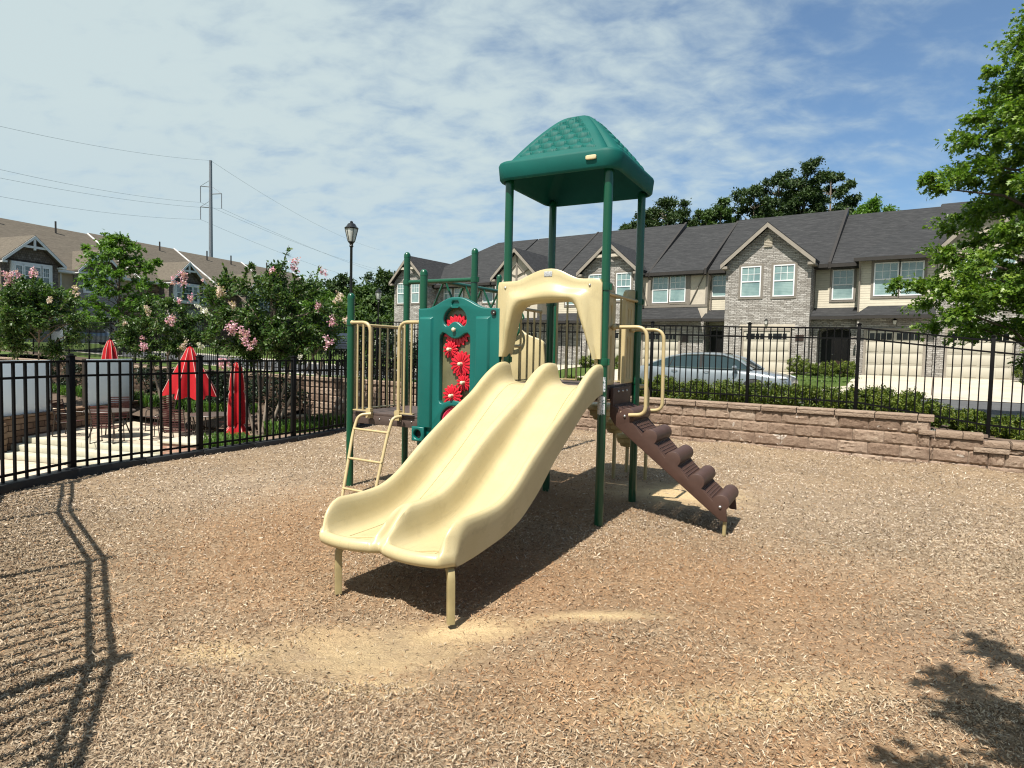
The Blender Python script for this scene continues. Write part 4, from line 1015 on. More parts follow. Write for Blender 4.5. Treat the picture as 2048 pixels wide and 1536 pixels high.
# brown low stone wall on the pool terrace
LW=thing('terrace_wall','low brown stone wall at the edge of the sunken pool terrace','wall',(-13.05,15.9,0),math.atan2(7,.3))
m=MB(); m.box(0,7.2,0,.38,-1.35,-.33); m.build('stonework',M['stone_brown'],LW,bevel=.015)
m=MB(); m.box(-.03,7.23,-.04,.42,-.33,-.26); m.build('coping',M['stone_brown'],LW,bevel=.012)
m=MB(); m.box(-.35,-.002,-.12,.46,-1.35,-.42); m.build('end_pier',M['stone_brown'],LW,bevel=.015)
BW=thing('bed_wall','low tan stone wall behind the patio tables','wall',(-12.3,21.6,0),math.atan2(-3.3,6))
m=MB(); m.box(.1,6.8,0,.35,-1.2,-.38); m.build('stonework',M['stone_brown'],BW,bevel=.015)
m=MB(); m.box(.06,6.84,-.03,.38,-.38,-.31); m.build('coping',M['step'],BW,bevel=.012)
BP=thing('brick_planter','low red brick planter beside the terrace steps','planter',(-7.55,14.9,0),math.atan2(-.293,.956))
m=MB(); m.box(-.6,1.5,-.5,.5,-1.3,-.62); m.build('brickwork',M['brickred'],BP,bevel=.01)
m=MB(); m.box(-.64,1.54,-.54,.54,-.62,-.56); m.build('coping',M['step'],BP,bevel=.01)
# white screen panels
for (x,y,l,lab) in ((-13.0,15.75,1.85,'white screen panel at the near end of the low brown wall'),(-12.85,18.95,2.2,'white screen panel on the low brown wall behind the patio table')):
    t=thing('screen_panel',lab,'screen panel',(x,y,-.258),math.atan2(7,.3),'white screen panels on the terrace wall')
    m=MB(); m.box(0,l,.14,.20,0,1.44); m.build('panel',M['panelwhite'],t,bevel=.006)
    m=MB(); m.box(-.04,-.001,.12,.22,0,1.46); m.box(l+.001,l+.04,.12,.22,0,1.46); m.build('frame',M['chairmetal'],t)
# dark blue notice board on the fence by the myrtles
t=thing('notice_board','dark blue notice board hung on the street fence by the myrtles','notice board',ST(-8.1,WT-.30,1.7),FANG)
m=MB(); m.box(-.30,.62,-.06,-.03,-.02,.43); m.build('board',M['signblue'],t,bevel=.006)
m=MB()
for z in (.06,.13,.20,.27,.34): m.box(-.24,.56,-.066,-.0605,z,z+.012)
m.build('board_slat',M['fence'],t)
# ================================================================== TOWNHOUSES
class House:
    """local x along the facade, y into the building, z up from the ground floor"""
    def __init__(s,label,s0,base,origin,ang,group,name='townhouse'):
        s.s0=s0; s.base=base; s.off=(s0,0,base); s.mb={}
        s.root=thing(name,label,'townhouse',(origin[0],origin[1],base),ang,group)
    def part(s,m,name,mat,parent=None,bevel=0,smooth=False):
        o=m.build(name,mat,s.root if parent is None else parent,bevel=bevel,off=s.off if parent is None else s.off,smooth=smooth); return o
    def wall(s,boxes,mat,name='wall'):
        m=MB()
        for b in boxes: m.box(*b)
        return s.part(m,name,mat)
    def window(s,x0,x1,z0,z1,y,trim=None,tw=.11,pane='pane',grid=True,arch=False):
        f=MB(); w=.055; d=.05
        f.box(x0,x0+w,y-d,y+.0,z0,z1); f.box(x1-w,x1,y-d,y,z0,z1); f.box(x0+w+.001,x1-w-.001,y-d,y,z1-w,z1); f.box(x0+w+.001,x1-w-.001,y-d,y,z0,z0+w)
        zm=(z0+z1)/2; f.box(x0+w+.001,x1-w-.001,y-d+.004,y,zm-.03,zm+.03)
        if grid:
            n=3
            for k in range(1,n): f.box(x0+w+(x1-x0-2*w)*k/n-.011,x0+w+(x1-x0-2*w)*k/n+.011,y-.030,y,zm+.031,z1-w-.001)
            zz=zm+.03+(z1-w-zm-.03)*.5; f.box(x0+w+.001,x1-w-.001,y-.029,y,zz-.011,zz+.011)
        fo=s.part(f,'window',M['vinyl'])
        p=MB(); p.box(x0+w*.6,x1-w*.6,y-.018,y-.004,z0+w*.6,z1-w*.6); s.part(p,'pane',M[pane],fo)
        if trim:
            t=MB(); t.box(x0-tw,x0-.001,y-.03,y,z0-tw,z1+tw); t.box(x1+.001,x1+tw,y-.03,y,z0-tw,z1+tw); t.box(x0,x1,y-.03,y,z1+.001,z1+tw); t.box(x0,x1,y-.034,y,z0-tw,z0-.001)
            s.part(t,'trim',M[trim],fo)
        return fo
    def garage(s,x0,x1,z0,z1,y):
        m=MB(); n=4; h=(z1-z0)/n
        for k in range(n):
            za,zb=z0+k*h+.006,z0+(k+1)*h-.006; m.box(x0,x1,y-.02,y+.05,za,zb)
            if k<n-1:
                c=4; w=(x1-x0)/c
                for j in range(c): m.box(x0+j*w+.05,x0+(j+1)*w-.05,y-.032,y-.0201,za+.07,zb-.07)
        g=s.part(m,'garage_door',M['garage'],bevel=.004)
        p=MB(); f=MB(); za,zb=z1-h+.10,z1-.12
        for (a,b) in ((x0+.12,(x0+x1)/2-.08),((x0+x1)/2+.08,x1-.12)):
            p.box(a,b,y-.026,y-.0201,za,zb)
            for k in range(5):
                xx=a+(b-a)*k/4; f.box(xx-.014,xx+.014,y-.034,y-.0262,za,zb)
        s.part(p,'pane',M['pane_black'],g); s.part(f,'glazing_bar',M['garage'],g)
        t=MB(); t.box(x0-.10,x0-.006,y-.06,y+.02,z0,z1+.10); t.box(x1+.006,x1+.10,y-.06,y+.02,z0,z1+.10); t.box(x0-.005,x1+.005,y-.06,y+.02,z1+.006,z1+.10)
        s.part(t,'trim',M['trim_pale'],g)
    def gable(s,x0,x1,y,zb,apex,depth,wallmat,roofmat,trim,over=.22,front=.35,za=None,vent=False,truss=False,timber=False):
        """projecting gable: triangular wall + two roof slopes + barge boards"""
        xm=(x0+x1)/2; m=MB(); m.prism([(x0,zb),(x1,zb),(xm,apex-.22)],y,y+.2,'y'); s.part(m,'gable_wall',wallmat)
        sl=(apex-zb)/((x1-x0)/2+over); r=MB(); th=.14
        zl=apex-sl*((x1-x0)/2+over)
        for sg in (-1,1):
            xe=xm+sg*((x1-x0)/2+over)
            r.add([(xm,y-front,apex),(xe,y-front,zl),(xe,y+depth,zl),(xm,y+depth,apex),(xm,y-front,apex-th),(xe,y-front,zl-th),(xe,y+depth,zl-th),(xm,y+depth,apex-th)],[(0,1,2,3),(4,7,6,5),(0,4,5,1),(1,5,6,2),(2,6,7,3),(3,7,4,0)])
        s.part(r,'gable_roof',roofmat)
        b=MB()
        for sg in (-1,1):
            xe=xm+sg*((x1-x0)/2+over-.01); b.add([(xm,y-front-.03,apex-.05),(xe,y-front-.03,zl-.05),(xe,y-front-.03,zl-.27),(xm,y-front-.03,apex-.27),(xm,y-front+.02,apex-.05),(xe,y-front+.02,zl-.05),(xe,y-front+.02,zl-.27),(xm,y-front+.02,apex-.27)],[(0,1,2,3),(4,7,6,5),(0,4,5,1),(1,5,6,2),(2,6,7,3),(3,7,4,0)])
            b.add([(xe-sg*.02,y-front,zl-.145),(xe-sg*.34,y-front,zl-.145),(xe-sg*.34,y+1.2,zl-.145),(xe-sg*.02,y+1.2,zl-.145),(xe-sg*.02,y-front,zl-.27),(xe-sg*.34,y-front,zl-.27),(xe-sg*.34,y+1.2,zl-.27),(xe-sg*.02,y+1.2,zl-.27)],[(0,1,2,3),(4,7,6,5),(0,4,5,1),(1,5,6,2),(2,6,7,3),(3,7,4,0)])
        s.part(b,'barge_board',trim)
        if vent:
            v=MB(); zv=zb+(apex-zb)*.38; v.prism([(xm-.19,zv),(xm+.19,zv),(xm+.19,zv+.42),(xm,zv+.62),(xm-.19,zv+.42)],y-.05,y-.002,'y')
            for k in range(6): v.box(xm-.20,xm+.20,y-.075,y-.0501,zv+.02+k*.075,zv+.055+k*.075)
            s.part(v,'gable_vent',M['stucco'])
        if truss:
            t=MB(); zt=zb+(apex-zb)*(.50 if truss!=2 else .55); xw=(apex-zt)/sl-.12
            t.box(xm-xw,xm+xw,y-front+.03,y-front+.12,zt-.10,zt+.06)
            if truss==2: t.box(xm-.07,xm+.07,y-front+.02,y-front+.13,zt-.22,apex-.28)
            s.part(t,'gable_truss',trim if truss==2 else M['stucco'])
        if timber:
            t=MB(); t.box(xm-.07,xm+.07,y-.03,y-.001,zb-.3,apex-.45)
            for sg in (-1,1): t.bar((xm+sg*.08,y-.016,zb+.05),(xm+sg*((x1-x0)/2-.35),y-.016,zb+.55),.03,.13,up=(0,1,0)); t.bar((xm+sg*.08,y-.0165,zb+.75),(xm+sg*.62,y-.0165,zb+.18),.028,.13,up=(0,1,0))
            s.part(t,'timber',M['trim'])
    def roof(s,x0,x1,ye,ze,yr,zr,mat,yb=None,hipl=0,th=.16,eave=True,fmat='fascia'):
        yb=yb or 2*yr-ye; m=MB()
        m.add([(x0,ye,ze),(x1,ye,ze),(x1,yr,zr),(x0+hipl,yr,zr),(x1,yb,ze),(x0,yb,ze),
               (x0,ye,ze-th),(x1,ye,ze-th),(x1,yr,zr-th),(x0+hipl,yr,zr-th),(x1,yb,ze-th),(x0,yb,ze-th)],
              [(0,1,2,3),(3,2,4,5),(0,3,5),(6,9,8,7),(9,11,10,8),(6,11,9),(0,6,7,1),(5,4,10,11),(1,7,8,2),(2,8,10,4),(0,5,11,6)])
        s.part(m,'roof',mat)
        e=MB(); e.box(x0,x1,ye-.12,ye-.001,ze-.20,ze-.03); e.box(x0,x1,ye,ye+.5,ze-.24,ze-.165); s.part(e,'gutter',M[fmat])
        if hipl==0:
            p=MB(); 
            for x in (x1,):
                p.add([(x+.002,ye-.05,ze+.07),(x+.13,ye-.05,ze+.07),(x+.13,yr,zr+.09),(x+.002,yr,zr+.09),(x+.002,ye-.05,ze-.24),(x+.13,ye-.05,ze-.24),(x+.13,yr,zr-.24),(x+.002,yr,zr-.24)],[(0,1,2,3),(4,7,6,5),(0,4,5,1),(1,5,6,2),(2,6,7,3),(3,7,4,0)])
            s.part(p,'rake_board',M[fmat])
    def shed(s,x0,x1,y0,z0,y1,z1,mat,hl=0,hr=0,th=.12,fmat='fascia'):
        m=MB(); m.add([(x0,y0,z0),(x1,y0,z0),(x1-hr,y1,z1),(x0+hl,y1,z1),(x0,y0,z0-th),(x1,y0,z0-th),(x1-hr,y1,z0-th),(x0+hl,y1,z0-th)],[(0,1,2,3),(4,7,6,5),(0,4,5,1),(1,5,6,2),(2,6,7,3),(3,7,4,0)])
        s.part(m,'shed_roof',mat); g=MB(); g.box(x0,x1,y0-.11,y0-.001,z0-.16,z0-.02); s.part(g,'gutter',M[fmat])
    def door(s,x0,x1,z0,z1,y,arch=True):
        m=MB(); n=10
        top=[( (x0+x1)/2+(x1-x0)/2*math.cos(t),z1-.22+.22*math.sin(t)) for t in np.linspace(0,PI,n)] if arch else [(x1,z1),(x0,z1)]
        m.prism([(x0,z0),(x1,z0)]+top,y-.02,y+.06,'y'); d=s.part(m,'entrance',M['dark'])
        m=MB(); w=(x1-x0); a=x0+w*.35; m.box(a,x1-.10,y-.07,y-.021,z0+.02,z1-.42)
        for zz0,zz1 in ((.15,.85),(1.0,1.75)):
            for q in (0,1): m.box(a+.08+q*(x1-.1-a)/2,a-.04+(q+1)*(x1-.1-a)/2,y-.085,y-.0701,z0+zz0,min(z0+zz1,z1-.5))
        dd=s.part(m,'door',M['door_dark']); k=MB(); k.sphere((a+.06,y-.10,z0+.95),.03,8,6); s.part(k,'handle',M['chrome'],dd)
    def lamp(s,x,z,y):
        m=MB(); m.box(x-.07,x+.07,y-.03,y-.001,z-.02,z+.14); m.lathe([(0,.25),(.03,.22),(.09,.16),(.10,.14)],(x,y-.12,z),8); m.bar((x,y-.03,z+.12),(x,y-.12,z+.20),.02)
        l=s.part(m,'wall_lantern',M['lamp_black']); g=MB(); g.lathe([(.085,.139),(.055,-.03),(0,-.04)],(x,y-.12,z),8); s.part(g,'lantern_glass',M['lamp_glass'],l)
    def downpipe(s,x,y,z0,z1):
        m=MB(); m.tube(fillet([(x,y-.45,z1),(x,y-.07,z1-.35),(x,y-.07,z0)],.1,4),.04,8); s.part(m,'downpipe',M['trim'],smooth=True)
RB=.97; RG='attached townhouses across the street with charcoal roofs'; DK=M['roof_dark']
def RH(label,s0): return House(label,s0,RB,ST(s0,0),FANG,RG)
YM=1.2; YR=6.5
zr_=lambda y: 6.33+(y-.72)*.655
# unit A - half behind the oak
h=RH('townhouse half hidden behind the big oak, with cream stucco over stone',6.05)
h.wall([(6.05,9.3,0,8,RB,4.9),(9.3,13.5,.9,8,RB,3.9)],M['stone']); h.wall([(6.05,9.3,.03,8,4.9,6.45)],M['stucco']); h.wall([(9.3,13.5,.93,8,3.9,6.3)],M['siding'])
h.garage(6.55,8.78,RB,3.05,-.0); h.gable(6.05,9.3,0,6.45,8.35,4.4,M['stucco'],DK,M['trim_pale']); h.window(6.75,7.6,4.78,6.2,.03,'trim'); h.window(7.9,8.75,4.78,6.2,.03,'trim'); h.window(10.6,11.5,4.78,6.2,.93,'trim'); h.window(11.6,12.5,4.78,6.2,.93,'trim')
h.roof(6.03,13.6,.5,6.30,YR,9.88,DK); h.door(9.7,10.8,RB,3.1,.9); h.shed(9.3,13.5,.2,3.7,.93,4.2,DK); h.lamp(7.66,3.33,0)
# unit B
h=RH('townhouse in cream siding with paired windows above a single garage and arched stone entrance',1.75)
h.wall([(3.04,6.03,.06,8,RB,3.75),(1.02,3.04,1.2,8,RB,3.3)],M['stone']); h.wall([(3.04,6.03,.1,8,3.75,6.33),(1.02,3.04,1.2,8,3.3,6.3)],M['siding'])
h.wall([(1.02,1.32,.45,1.2,RB,3.35),(2.78,3.04,.45,1.2,RB,3.35)],M['stone'],'entrance_pier')
m=MB(); n=12; arc=[(2.05+.73*math.cos(t),3.0+.22*math.sin(t)) for t in np.linspace(PI,0,n)]
m.prism([(1.02,2.95),(1.32,2.95)]+arc[1:-1]+[(2.78,2.95),(3.04,2.95),(3.04,3.66),(1.02,3.66)],.455,.75,'y'); h.part(m,'stone_arch',M['stone'])
h.door(1.42,2.70,RB,3.15,1.2); h.garage(3.45,5.67,RB,3.05,.06); h.lamp(4.55,3.36,.06)
h.window(1.78,2.71,4.60,6.06,YM,'trim'); h.window(3.63,4.60,4.63,6.15,.1,'trim'); h.window(4.66,5.56,4.62,6.14,.1,'trim')
h.shed(1.02,3.2,.10,3.75,1.2,4.22,DK); h.shed(2.95,6.1,-.42,3.74,.1,4.18,DK,.5,.12)
h.roof(1.76,6.0,.72,6.33,YR,9.75,DK); m=MB()
m.add([(2.85,-.38,6.38),(6.02,-.38,6.38),(6.02,5.0,9.02),(5.2,5.0,9.02),(2.85,-.38,6.22),(6.02,-.38,6.22),(6.02,5.0,8.86),(5.2,5.0,8.86)],[(0,1,2,3),(4,7,6,5),(0,4,5,1),(1,5,6,2),(2,6,7,3),(3,7,4,0)])
m.add([(2.85,-.38,6.38),(5.2,5.0,9.02),(2.85,.8,6.38),(2.85,-.38,6.22),(5.2,5.0,8.86),(2.85,.8,6.22)],[(0,1,2),(3,5,4),(0,2,5,3),(0,3,4,1)]); h.part(m,'roof',DK)
e=MB(); e.box(2.83,6.03,-.50,-.381,6.20,6.36); h.part(e,'gutter',M['fascia']); h.downpipe(3.06,.10,3.9,6.25)
# unit C - stone gable bay
h=RH('townhouse with tall stone gable, arched vent and two separate upper windows above its garage',-4.2)
h.wall([(-3.04,1.0,0,8,RB,6.47),(-4.2,-3.04,1.5,8,RB,3.4)],M['stone']); h.wall([(-4.2,-3.045,1.2,8,3.4,6.3)],M['siding'])
h.gable(-3.04,1.0,0,6.47,8.42,4.4,M['stone'],DK,M['trim_pale'],vent=True)
h.window(-2.28,-1.30,4.76,6.30,0,'trim'); h.window(-.72,.27,4.74,6.30,0,'trim'); h.window(-4.10,-3.25,4.93,6.12,YM,'trim')
h.garage(-2.03,.16,RB,3.03,0); h.lamp(-.95,3.40,0); h.door(-4.15,-3.10,RB,3.1,1.5,False); m=MB(); m.box(.42,.80,-.03,-.001,2.55,2.85); h.part(m,'number_plate',M['door_dark'])
m=MB(); m.box(-2.25,.38,-.035,-.001,3.14,3.36); h.part(m,'lintel',M['stucco'])
h.shed(-4.3,-3.04,.15,3.70,1.2,4.22,DK); h.roof(-4.18,1.62,.72,6.33,YR,10.06,DK); h.downpipe(-4.12,1.2,3.9,6.3)
# unit D - half timbered
h=RH('townhouse with half-timbered cream panels either side of paired upper windows',-8.1)
h.wall([(-7.95,-4.2,.6,8,RB,3.6)],M['stone']); h.wall([(-7.95,-4.2,.8,8,3.6,6.32)],M['stucco'])
h.garage(-7.75,-5.65,RB,3.0,.6); h.window(-7.34,-6.40,4.64,6.14,.8,'trim'); h.window(-6.33,-5.42,4.67,6.15,.8,'trim')
m=MB()
m.box(-7.95,-4.2,.765,.799,4.38,4.52)
for x in (-7.55,-5.25): m.box(x-.09,x+.09,.768,.799,4.525,6.28)
m.box(-4.32,-4.2,.766,.799,4.525,6.28); m.bar((-5.15,.784,4.56),(-4.38,.784,6.2),.03,.13,up=(0,1,0)); m.bar((-7.62,.784,4.56),(-7.93,.784,5.6),.03,.13,up=(0,1,0))
h.part(m,'timber',M['trim']); h.shed(-8.2,-4.25,.05,3.72,.8,4.38,DK,0,.5); h.roof(-7.43,-4.33,.45,6.33,YR,9.94,DK); m=MB(); m.box(-5.45,-5.12,.57,.599,2.45,2.8); h.part(m,'number_plate',M['door_dark'])
# unit E - second stone gable
h=RH('townhouse with stone gable and a pale cross beam, behind the roofed play tower',-13.7)
h.wall([(-11.45,-7.95,0,8,RB,6.5),(-13.7,-11.45,1.2,8,RB,3.4)],M['stone']); h.wall([(-13.7,-11.45,1.2,8,3.4,6.32)],M['siding'])
h.gable(-11.45,-7.95,0,6.5,8.22,4.2,M['stone'],DK,M['trim_pale'],truss=True); h.window(-9.22,-8.30,4.79,6.35,0,'trim'); h.window(-11.0,-10.05,4.79,6.35,0,'trim')
h.garage(-10.95,-8.6,RB,3.05,0); h.window(-13.2,-12.2,4.7,6.1,1.2,'trim'); h.shed(-13.8,-11.45,.5,3.7,1.2,4.2,DK); h.roof(-13.68,-7.58,.72,6.36,YR,10.17,DK)
# unit F - timbered gable
h=RH('townhouse with half-timbered cream gable seen just left of the play tower roof post',-18.6)
h.wall([(-18.6,-13.7,.5,8,RB,3.6)],M['stone']); h.wall([(-18.6,-17.75,1.2,8,3.6,6.33)],M['stone'],'wall'); h.wall([(-17.75,-14.55,0,8,3.6,6.5)],M['stucco']); h.wall([(-14.55,-13.7,1.2,8,3.6,6.33)],M['siding'])
h.gable(-17.75,-14.55,0,6.5,8.28,4.2,M['stucco'],DK,M['trim_pale'],timber=True); h.window(-19.60+.95,-17.85,5.0,6.38,1.2,'trim'); h.window(-16.9,-16.1,4.7,6.0,0,'trim'); h.window(-16.0,-15.2,4.7,6.0,0,'trim')
h.garage(-17.0,-14.7,RB,3.05,.5); h.shed(-18.7,-13.6,-.3,3.72,.5,4.1,DK); h.roof(-18.6,-13.82,.72,6.34,YR,10.12,DK)
# unit G - left end
h=RH('end townhouse with narrow stone gable and hipped roof at the far left of the row',-27)
h.wall([(-26.95,-23.83,0,9,RB,6.62),(-23.83,-18.6,1.2,8,RB,6.33)],M['stone']); h.wall([(-23.0,-20.9,1.15,1.2,4.5,6.3)],M['siding'])
h.gable(-26.95,-23.83,0,6.62,8.42,4.6,M['stone'],DK,M['trim_pale'],truss=True); h.window(-26.6,-25.85,5.04,6.50,0,'trim'); h.window(-25.2,-24.45,5.04,6.49,0,'trim')
h.window(-23.15,-22.42,5.03,6.45,1.15,'trim'); h.window(-22.2,-21.42,5.02,6.44,1.15,'trim'); h.window(-19.70,-18.82,5.02,6.40,1.2,'trim'); h.garage(-20.6,-18.9,RB,3.05,1.2); h.shed(-23.8,-18.6,.4,3.7,1.2,4.2,DK)
h.roof(-27.2,-18.72,.72,6.34,YR,10.12,DK,hipl=4.9)
# ------------------------------------------------ brown roofed row on the left
A2=math.atan2(.934,.357); O2=Vector((-34.6,45,0)); E2=Vector((.357,.934,0)); BRf=M['roof_brown']; LG='brown roofed townhouses on the left'
def LH(label,s0):
    # local x runs away from the camera, local y into the building (to the left)
    p=O2+E2*s0; return House(label,s0,1.65,(p.x,p.y),A2,LG)
for i,(s0,lab) in enumerate(((-3.0,'nearest brown roofed townhouse with white trussed gable over a wide bay window'),(9.2,'second brown roofed townhouse, its gable window behind the young oak'),(18.2,'third brown roofed townhouse with small far gable'),(27.0,'farthest brown roofed townhouse, mostly hidden by myrtles'))):
    h=LH(lab,s0); w=8.9 if i else 12.2; x0=s0; x1=s0+w-.02; g0=(-1.95,1.85) if i==0 else (s0+2.1,s0+5.6)
    h.wall([(g0[0],g0[1],0,9,1.65,4.9)],M['stone']); h.wall([(g0[0],g0[1],.02,9,4.9,7.45)],M['shake']); h.wall([(x0,g0[0],1.2,9,1.65,7.2),(g0[1],x1,1.2,9,1.65,5.2)],M['stone_brown']); h.wall([(g0[1],x1,1.18,9,5.2,7.2)],M['stucco_tan'])
    h.gable(g0[0],g0[1],.02,7.35,9.25,5,M['shake'],BRf,M['trim_white'],over=.25,front=.55,truss=2)
    xm=(g0[0]+g0[1])/2
    h.window(xm-1.15,xm-.66,5.65,7.05,-.18,'trim_white',pane='pane_dark'); h.window(xm-.56,xm+.56,5.65,7.05,-.18,'trim_white',pane='pane_dark'); h.window(xm+.66,xm+1.15,5.65,7.05,-.18,'trim_white',pane='pane_dark')
    h.wall([(xm-1.36,xm+1.36,-.18,.02,5.45,7.28)],M['trim_white'],'bay_window_box')
    if i==0:
        h.wall([(1.86,3.63,1.14,1.18,5.15,5.3),(1.86,3.63,1.14,1.18,7.0,7.15),(2.2,2.3,1.14,1.18,5.3,7.0),(2.72,2.82,1.14,1.18,5.3,7.0)],M['trim_white'],'timber')
        h.wall([(3.7,7.2,.6,9,1.65,7.3)],M['stone']); h.gable(3.7,7.2,.6,7.3,9.15,5,M['shake'],BRf,M['trim_white'],over=.25,front=.4,truss=2)
        h.window(4.2,5.1,5.7,7.1,.6,'trim_white',pane='pane_dark'); h.window(5.3,6.2,5.7,7.1,.6,'trim_white',pane='pane_dark'); h.garage(3.95,6.9,1.65,3.9,.6)
    else: h.window(s0+6.3,s0+7.2,5.6,7.0,1.18,'trim_white',pane='pane_dark'); h.garage(s0+2.5,s0+5.2,1.65,3.9,0)
    dz=(0,.12,.0,-.1)[i]
    for vx in (s0+w*.35,s0+w*.72):
        m=MB(); m.tube([(vx,6.3,10.3),(vx,6.3,11.75)],.07,8); h.part(m,'vent_pipe',M['fascia'],smooth=True)
    h.roof(x0+.02,x1-.14,.75,7.2,7.2,11.35+dz,BRf,fmat='trim_white')
h=None
# ================================================================== STREET, CAR, PATIO THINGS
def car():
    C=ST(.25,12.6); t=thing('parked_car','silver four door sedan parked along the kerb behind the street fence','car',(C[0],C[1],.37),FANG)
    # local x: along street, front = +x (right). Build nose at +x
    L=4.85; xs=[-2.42,-2.40,-2.3,-2.0,-1.5,-1.0,-.5,0,.5,1.0,1.4,1.8,2.1,2.3,2.40,2.43]
    top=[.70,.86,.97,1.005,1.0,.985,.97,.96,.955,.95,.915,.86,.80,.735,.66,.52]
    wid=[.66,.76,.83,.88,.905,.915,.92,.92,.92,.915,.91,.89,.85,.77,.67,.55]
    lo=[.42,.30,.24,.20,.18,.18,.18,.18,.18,.18,.18,.19,.20,.22,.25,.33]
    m=MB(); rows=[]
    for x,z,w,l in zip(xs,top,wid,lo):
        sec=[(-.0,l),(-w*.86,l),(-w*.97,l+.07),(-w*1.0,l+(z-l)*.45),(-w*.985,l+(z-l)*.74),(-w*.95,l+(z-l)*.90),(-w*.86,z-.012),(-w*.6,z+.012),(0,z+.022)]
        sec=sec+[(-a,b) for a,b in sec[-2:0:-1]]
        rows.append([(x,a,b) for a,b in sec])
    m.grid(rows,False,True); n=len(rows[0]); m.add(rows[0],[tuple(range(n))]); m.add(rows[-1],[tuple(range(n))[::-1]])
    b=m.build('body',M['carpaint'],t,True,angle=55)
    # wheel arches as dark liners, wheels
    for x in (-1.42,1.42):
        for sy in (-1,1):
            a=MB(); a.tube([(x,sy*.80,.32),(x,sy*.925,.32)],.365,24); a.build('wheel_arch',M['dark'],b,True)
            w=MB(); w.lathe([(.20,-.11),(.30,-.11),(.325,-.09),(.328,0),(.325,.09),(.30,.11),(.20,.11)],(0,0,0),26)
            w.v=[(p[0]+x,sy*.86+p[2],p[1]+.325) for p in w.v]; wo=w.build('wheel',M['rubber'],t,True)
            r=MB(); 
            for k in range(10):
                c=2*PI*k/10; r.bar((x+.04*math.cos(c),sy*.955,.325+.04*math.sin(c)),(x+.205*math.cos(c),sy*.95,.325+.205*math.sin(c)),.035,.02,up=(0,1,0))
            r.tube([(x,sy*.93,.325),(x,sy*.965,.325)],.05,12); r.build('rim',M['alloy'],wo)
    # greenhouse: glass shell then painted roof and pillars
    gx=[-2.05,-1.6,-1.15,-.6,0,.45,.85,1.3]; gz_=[1.0,1.20,1.355,1.43,1.44,1.405,1.26,.965]; gw=[.64,.60,.575,.565,.56,.56,.58,.66]; gb=[.80,.82,.83,.83,.83,.83,.82,.78]
    rows=[]
    for x,z,w,wb in zip(gx,gz_,gw,gb):
        zb=.93; k=(z-zb)/.51
        rows.append([(x,-wb,zb),(x,-(wb+(w-wb)*.55*k),zb+(z-zb)*.55),(x,-(wb+(w-wb)*.92*k),z-.05*k),(x,-w*.75*max(k,.8),z),(x,0,z+.015),(x,w*.75*max(k,.8),z),(x,(wb+(w-wb)*.92*k),z-.05*k),(x,(wb+(w-wb)*.55*k),zb+(z-zb)*.55),(x,wb,zb)])
    m=MB(); m.grid(rows); g=m.build('glass_house',M['carglass'],t,True)
    m=MB(); rr=[]
    for x,z,w in ((-1.62,1.195,.60),(-1.15,1.362,.578),(-.6,1.437,.57),(0,1.447,.565),(.42,1.415,.565)):
        rr.append([(x,-w-.035,z-.085),(x,-w-.018,z-.03),(x,-w*.75,z+.010),(x,0,z+.028),(x,w*.75,z+.010),(x,w+.018,z-.03),(x,w+.035,z-.085)])
    m.grid(rr); m.build('roof',M['carpaint'],t,True)
    for sy in (-1,1):
        m=MB(); up=(0,1,0)
        m.tube([(1.34,sy*.775,.95),(.88,sy*.665,1.25),(.42,sy*.605,1.385),(-.2,sy*.598,1.405),(-.8,sy*.602,1.385),(-1.3,sy*.625,1.29),(-1.72,sy*.68,1.13),(-2.1,sy*.74,.985)],.035,8)
        m.build('pillar',M['carpaint'],t,True)
        m=MB(); m.bar((-.22,sy*.825,.95),(-.28,sy*.625,1.37),.09,.02,up=up); m.bar((-1.28,sy*.825,.95),(-1.18,sy*.655,1.27),.03,.018,up=up); m.build('door_pillar',M['dark'],t)
        m=MB(); m.tube([(1.2,sy*.83,.955),(.4,sy*.852,.962),(-.6,sy*.852,.97),(-1.6,sy*.835,.985)],.009,6); m.build('belt_trim',M['chrome'],t,True)
        for x in (-.02,-1.05):
            m=MB(); m.tube([(x-.10,sy*.915,.86),(x,sy*.945,.865),(x+.10,sy*.915,.86)],.014,8); m.build('door_handle',M['chrome'],t,True)
        m=MB(); m.sphere((.86,sy*.99,1.0),.11,12,8,(.75,1.0,.62)); m.bar((.86,sy*.83,.97),(.86,sy*.93,.985),.05,.03); m.build('wing_mirror',M['carpaint'],t,True)
        m=MB(); m.sphere((2.08,sy*.70,.72),.16,14,8,(1.6,.75,.45)); m.build('headlight',M['lens'],t,True)
        m=MB(); m.sphere((-2.3,sy*.70,.86),.13,12,8,(.6,.9,.6)); m.build('tail_light',M['taillens'],t,True)
        for (x0,x1) in ((-.24,1.0),(-1.3,-.26)):
            m=MB(); m.tube([(x1,sy*.922,.30),(x1,sy*.921,.6),(x1-.02,sy*.88,.93)],.006,5); m.build('door_seam',M['dark'],t)
    m=MB(); m.bar((2.30,-.4,.60),(2.30,.4,.60),.12,.16); m.build('grille',M['dark'],t,bevel=.01)
    m=MB()
    m.tube([(1.30,-.15,.985),(.98,-.55,1.165)],.009,6); m.tube([(1.30,.35,.985),(.98,.02,1.20)],.009,6); m.build('wiper',M['dark'],t)
car()
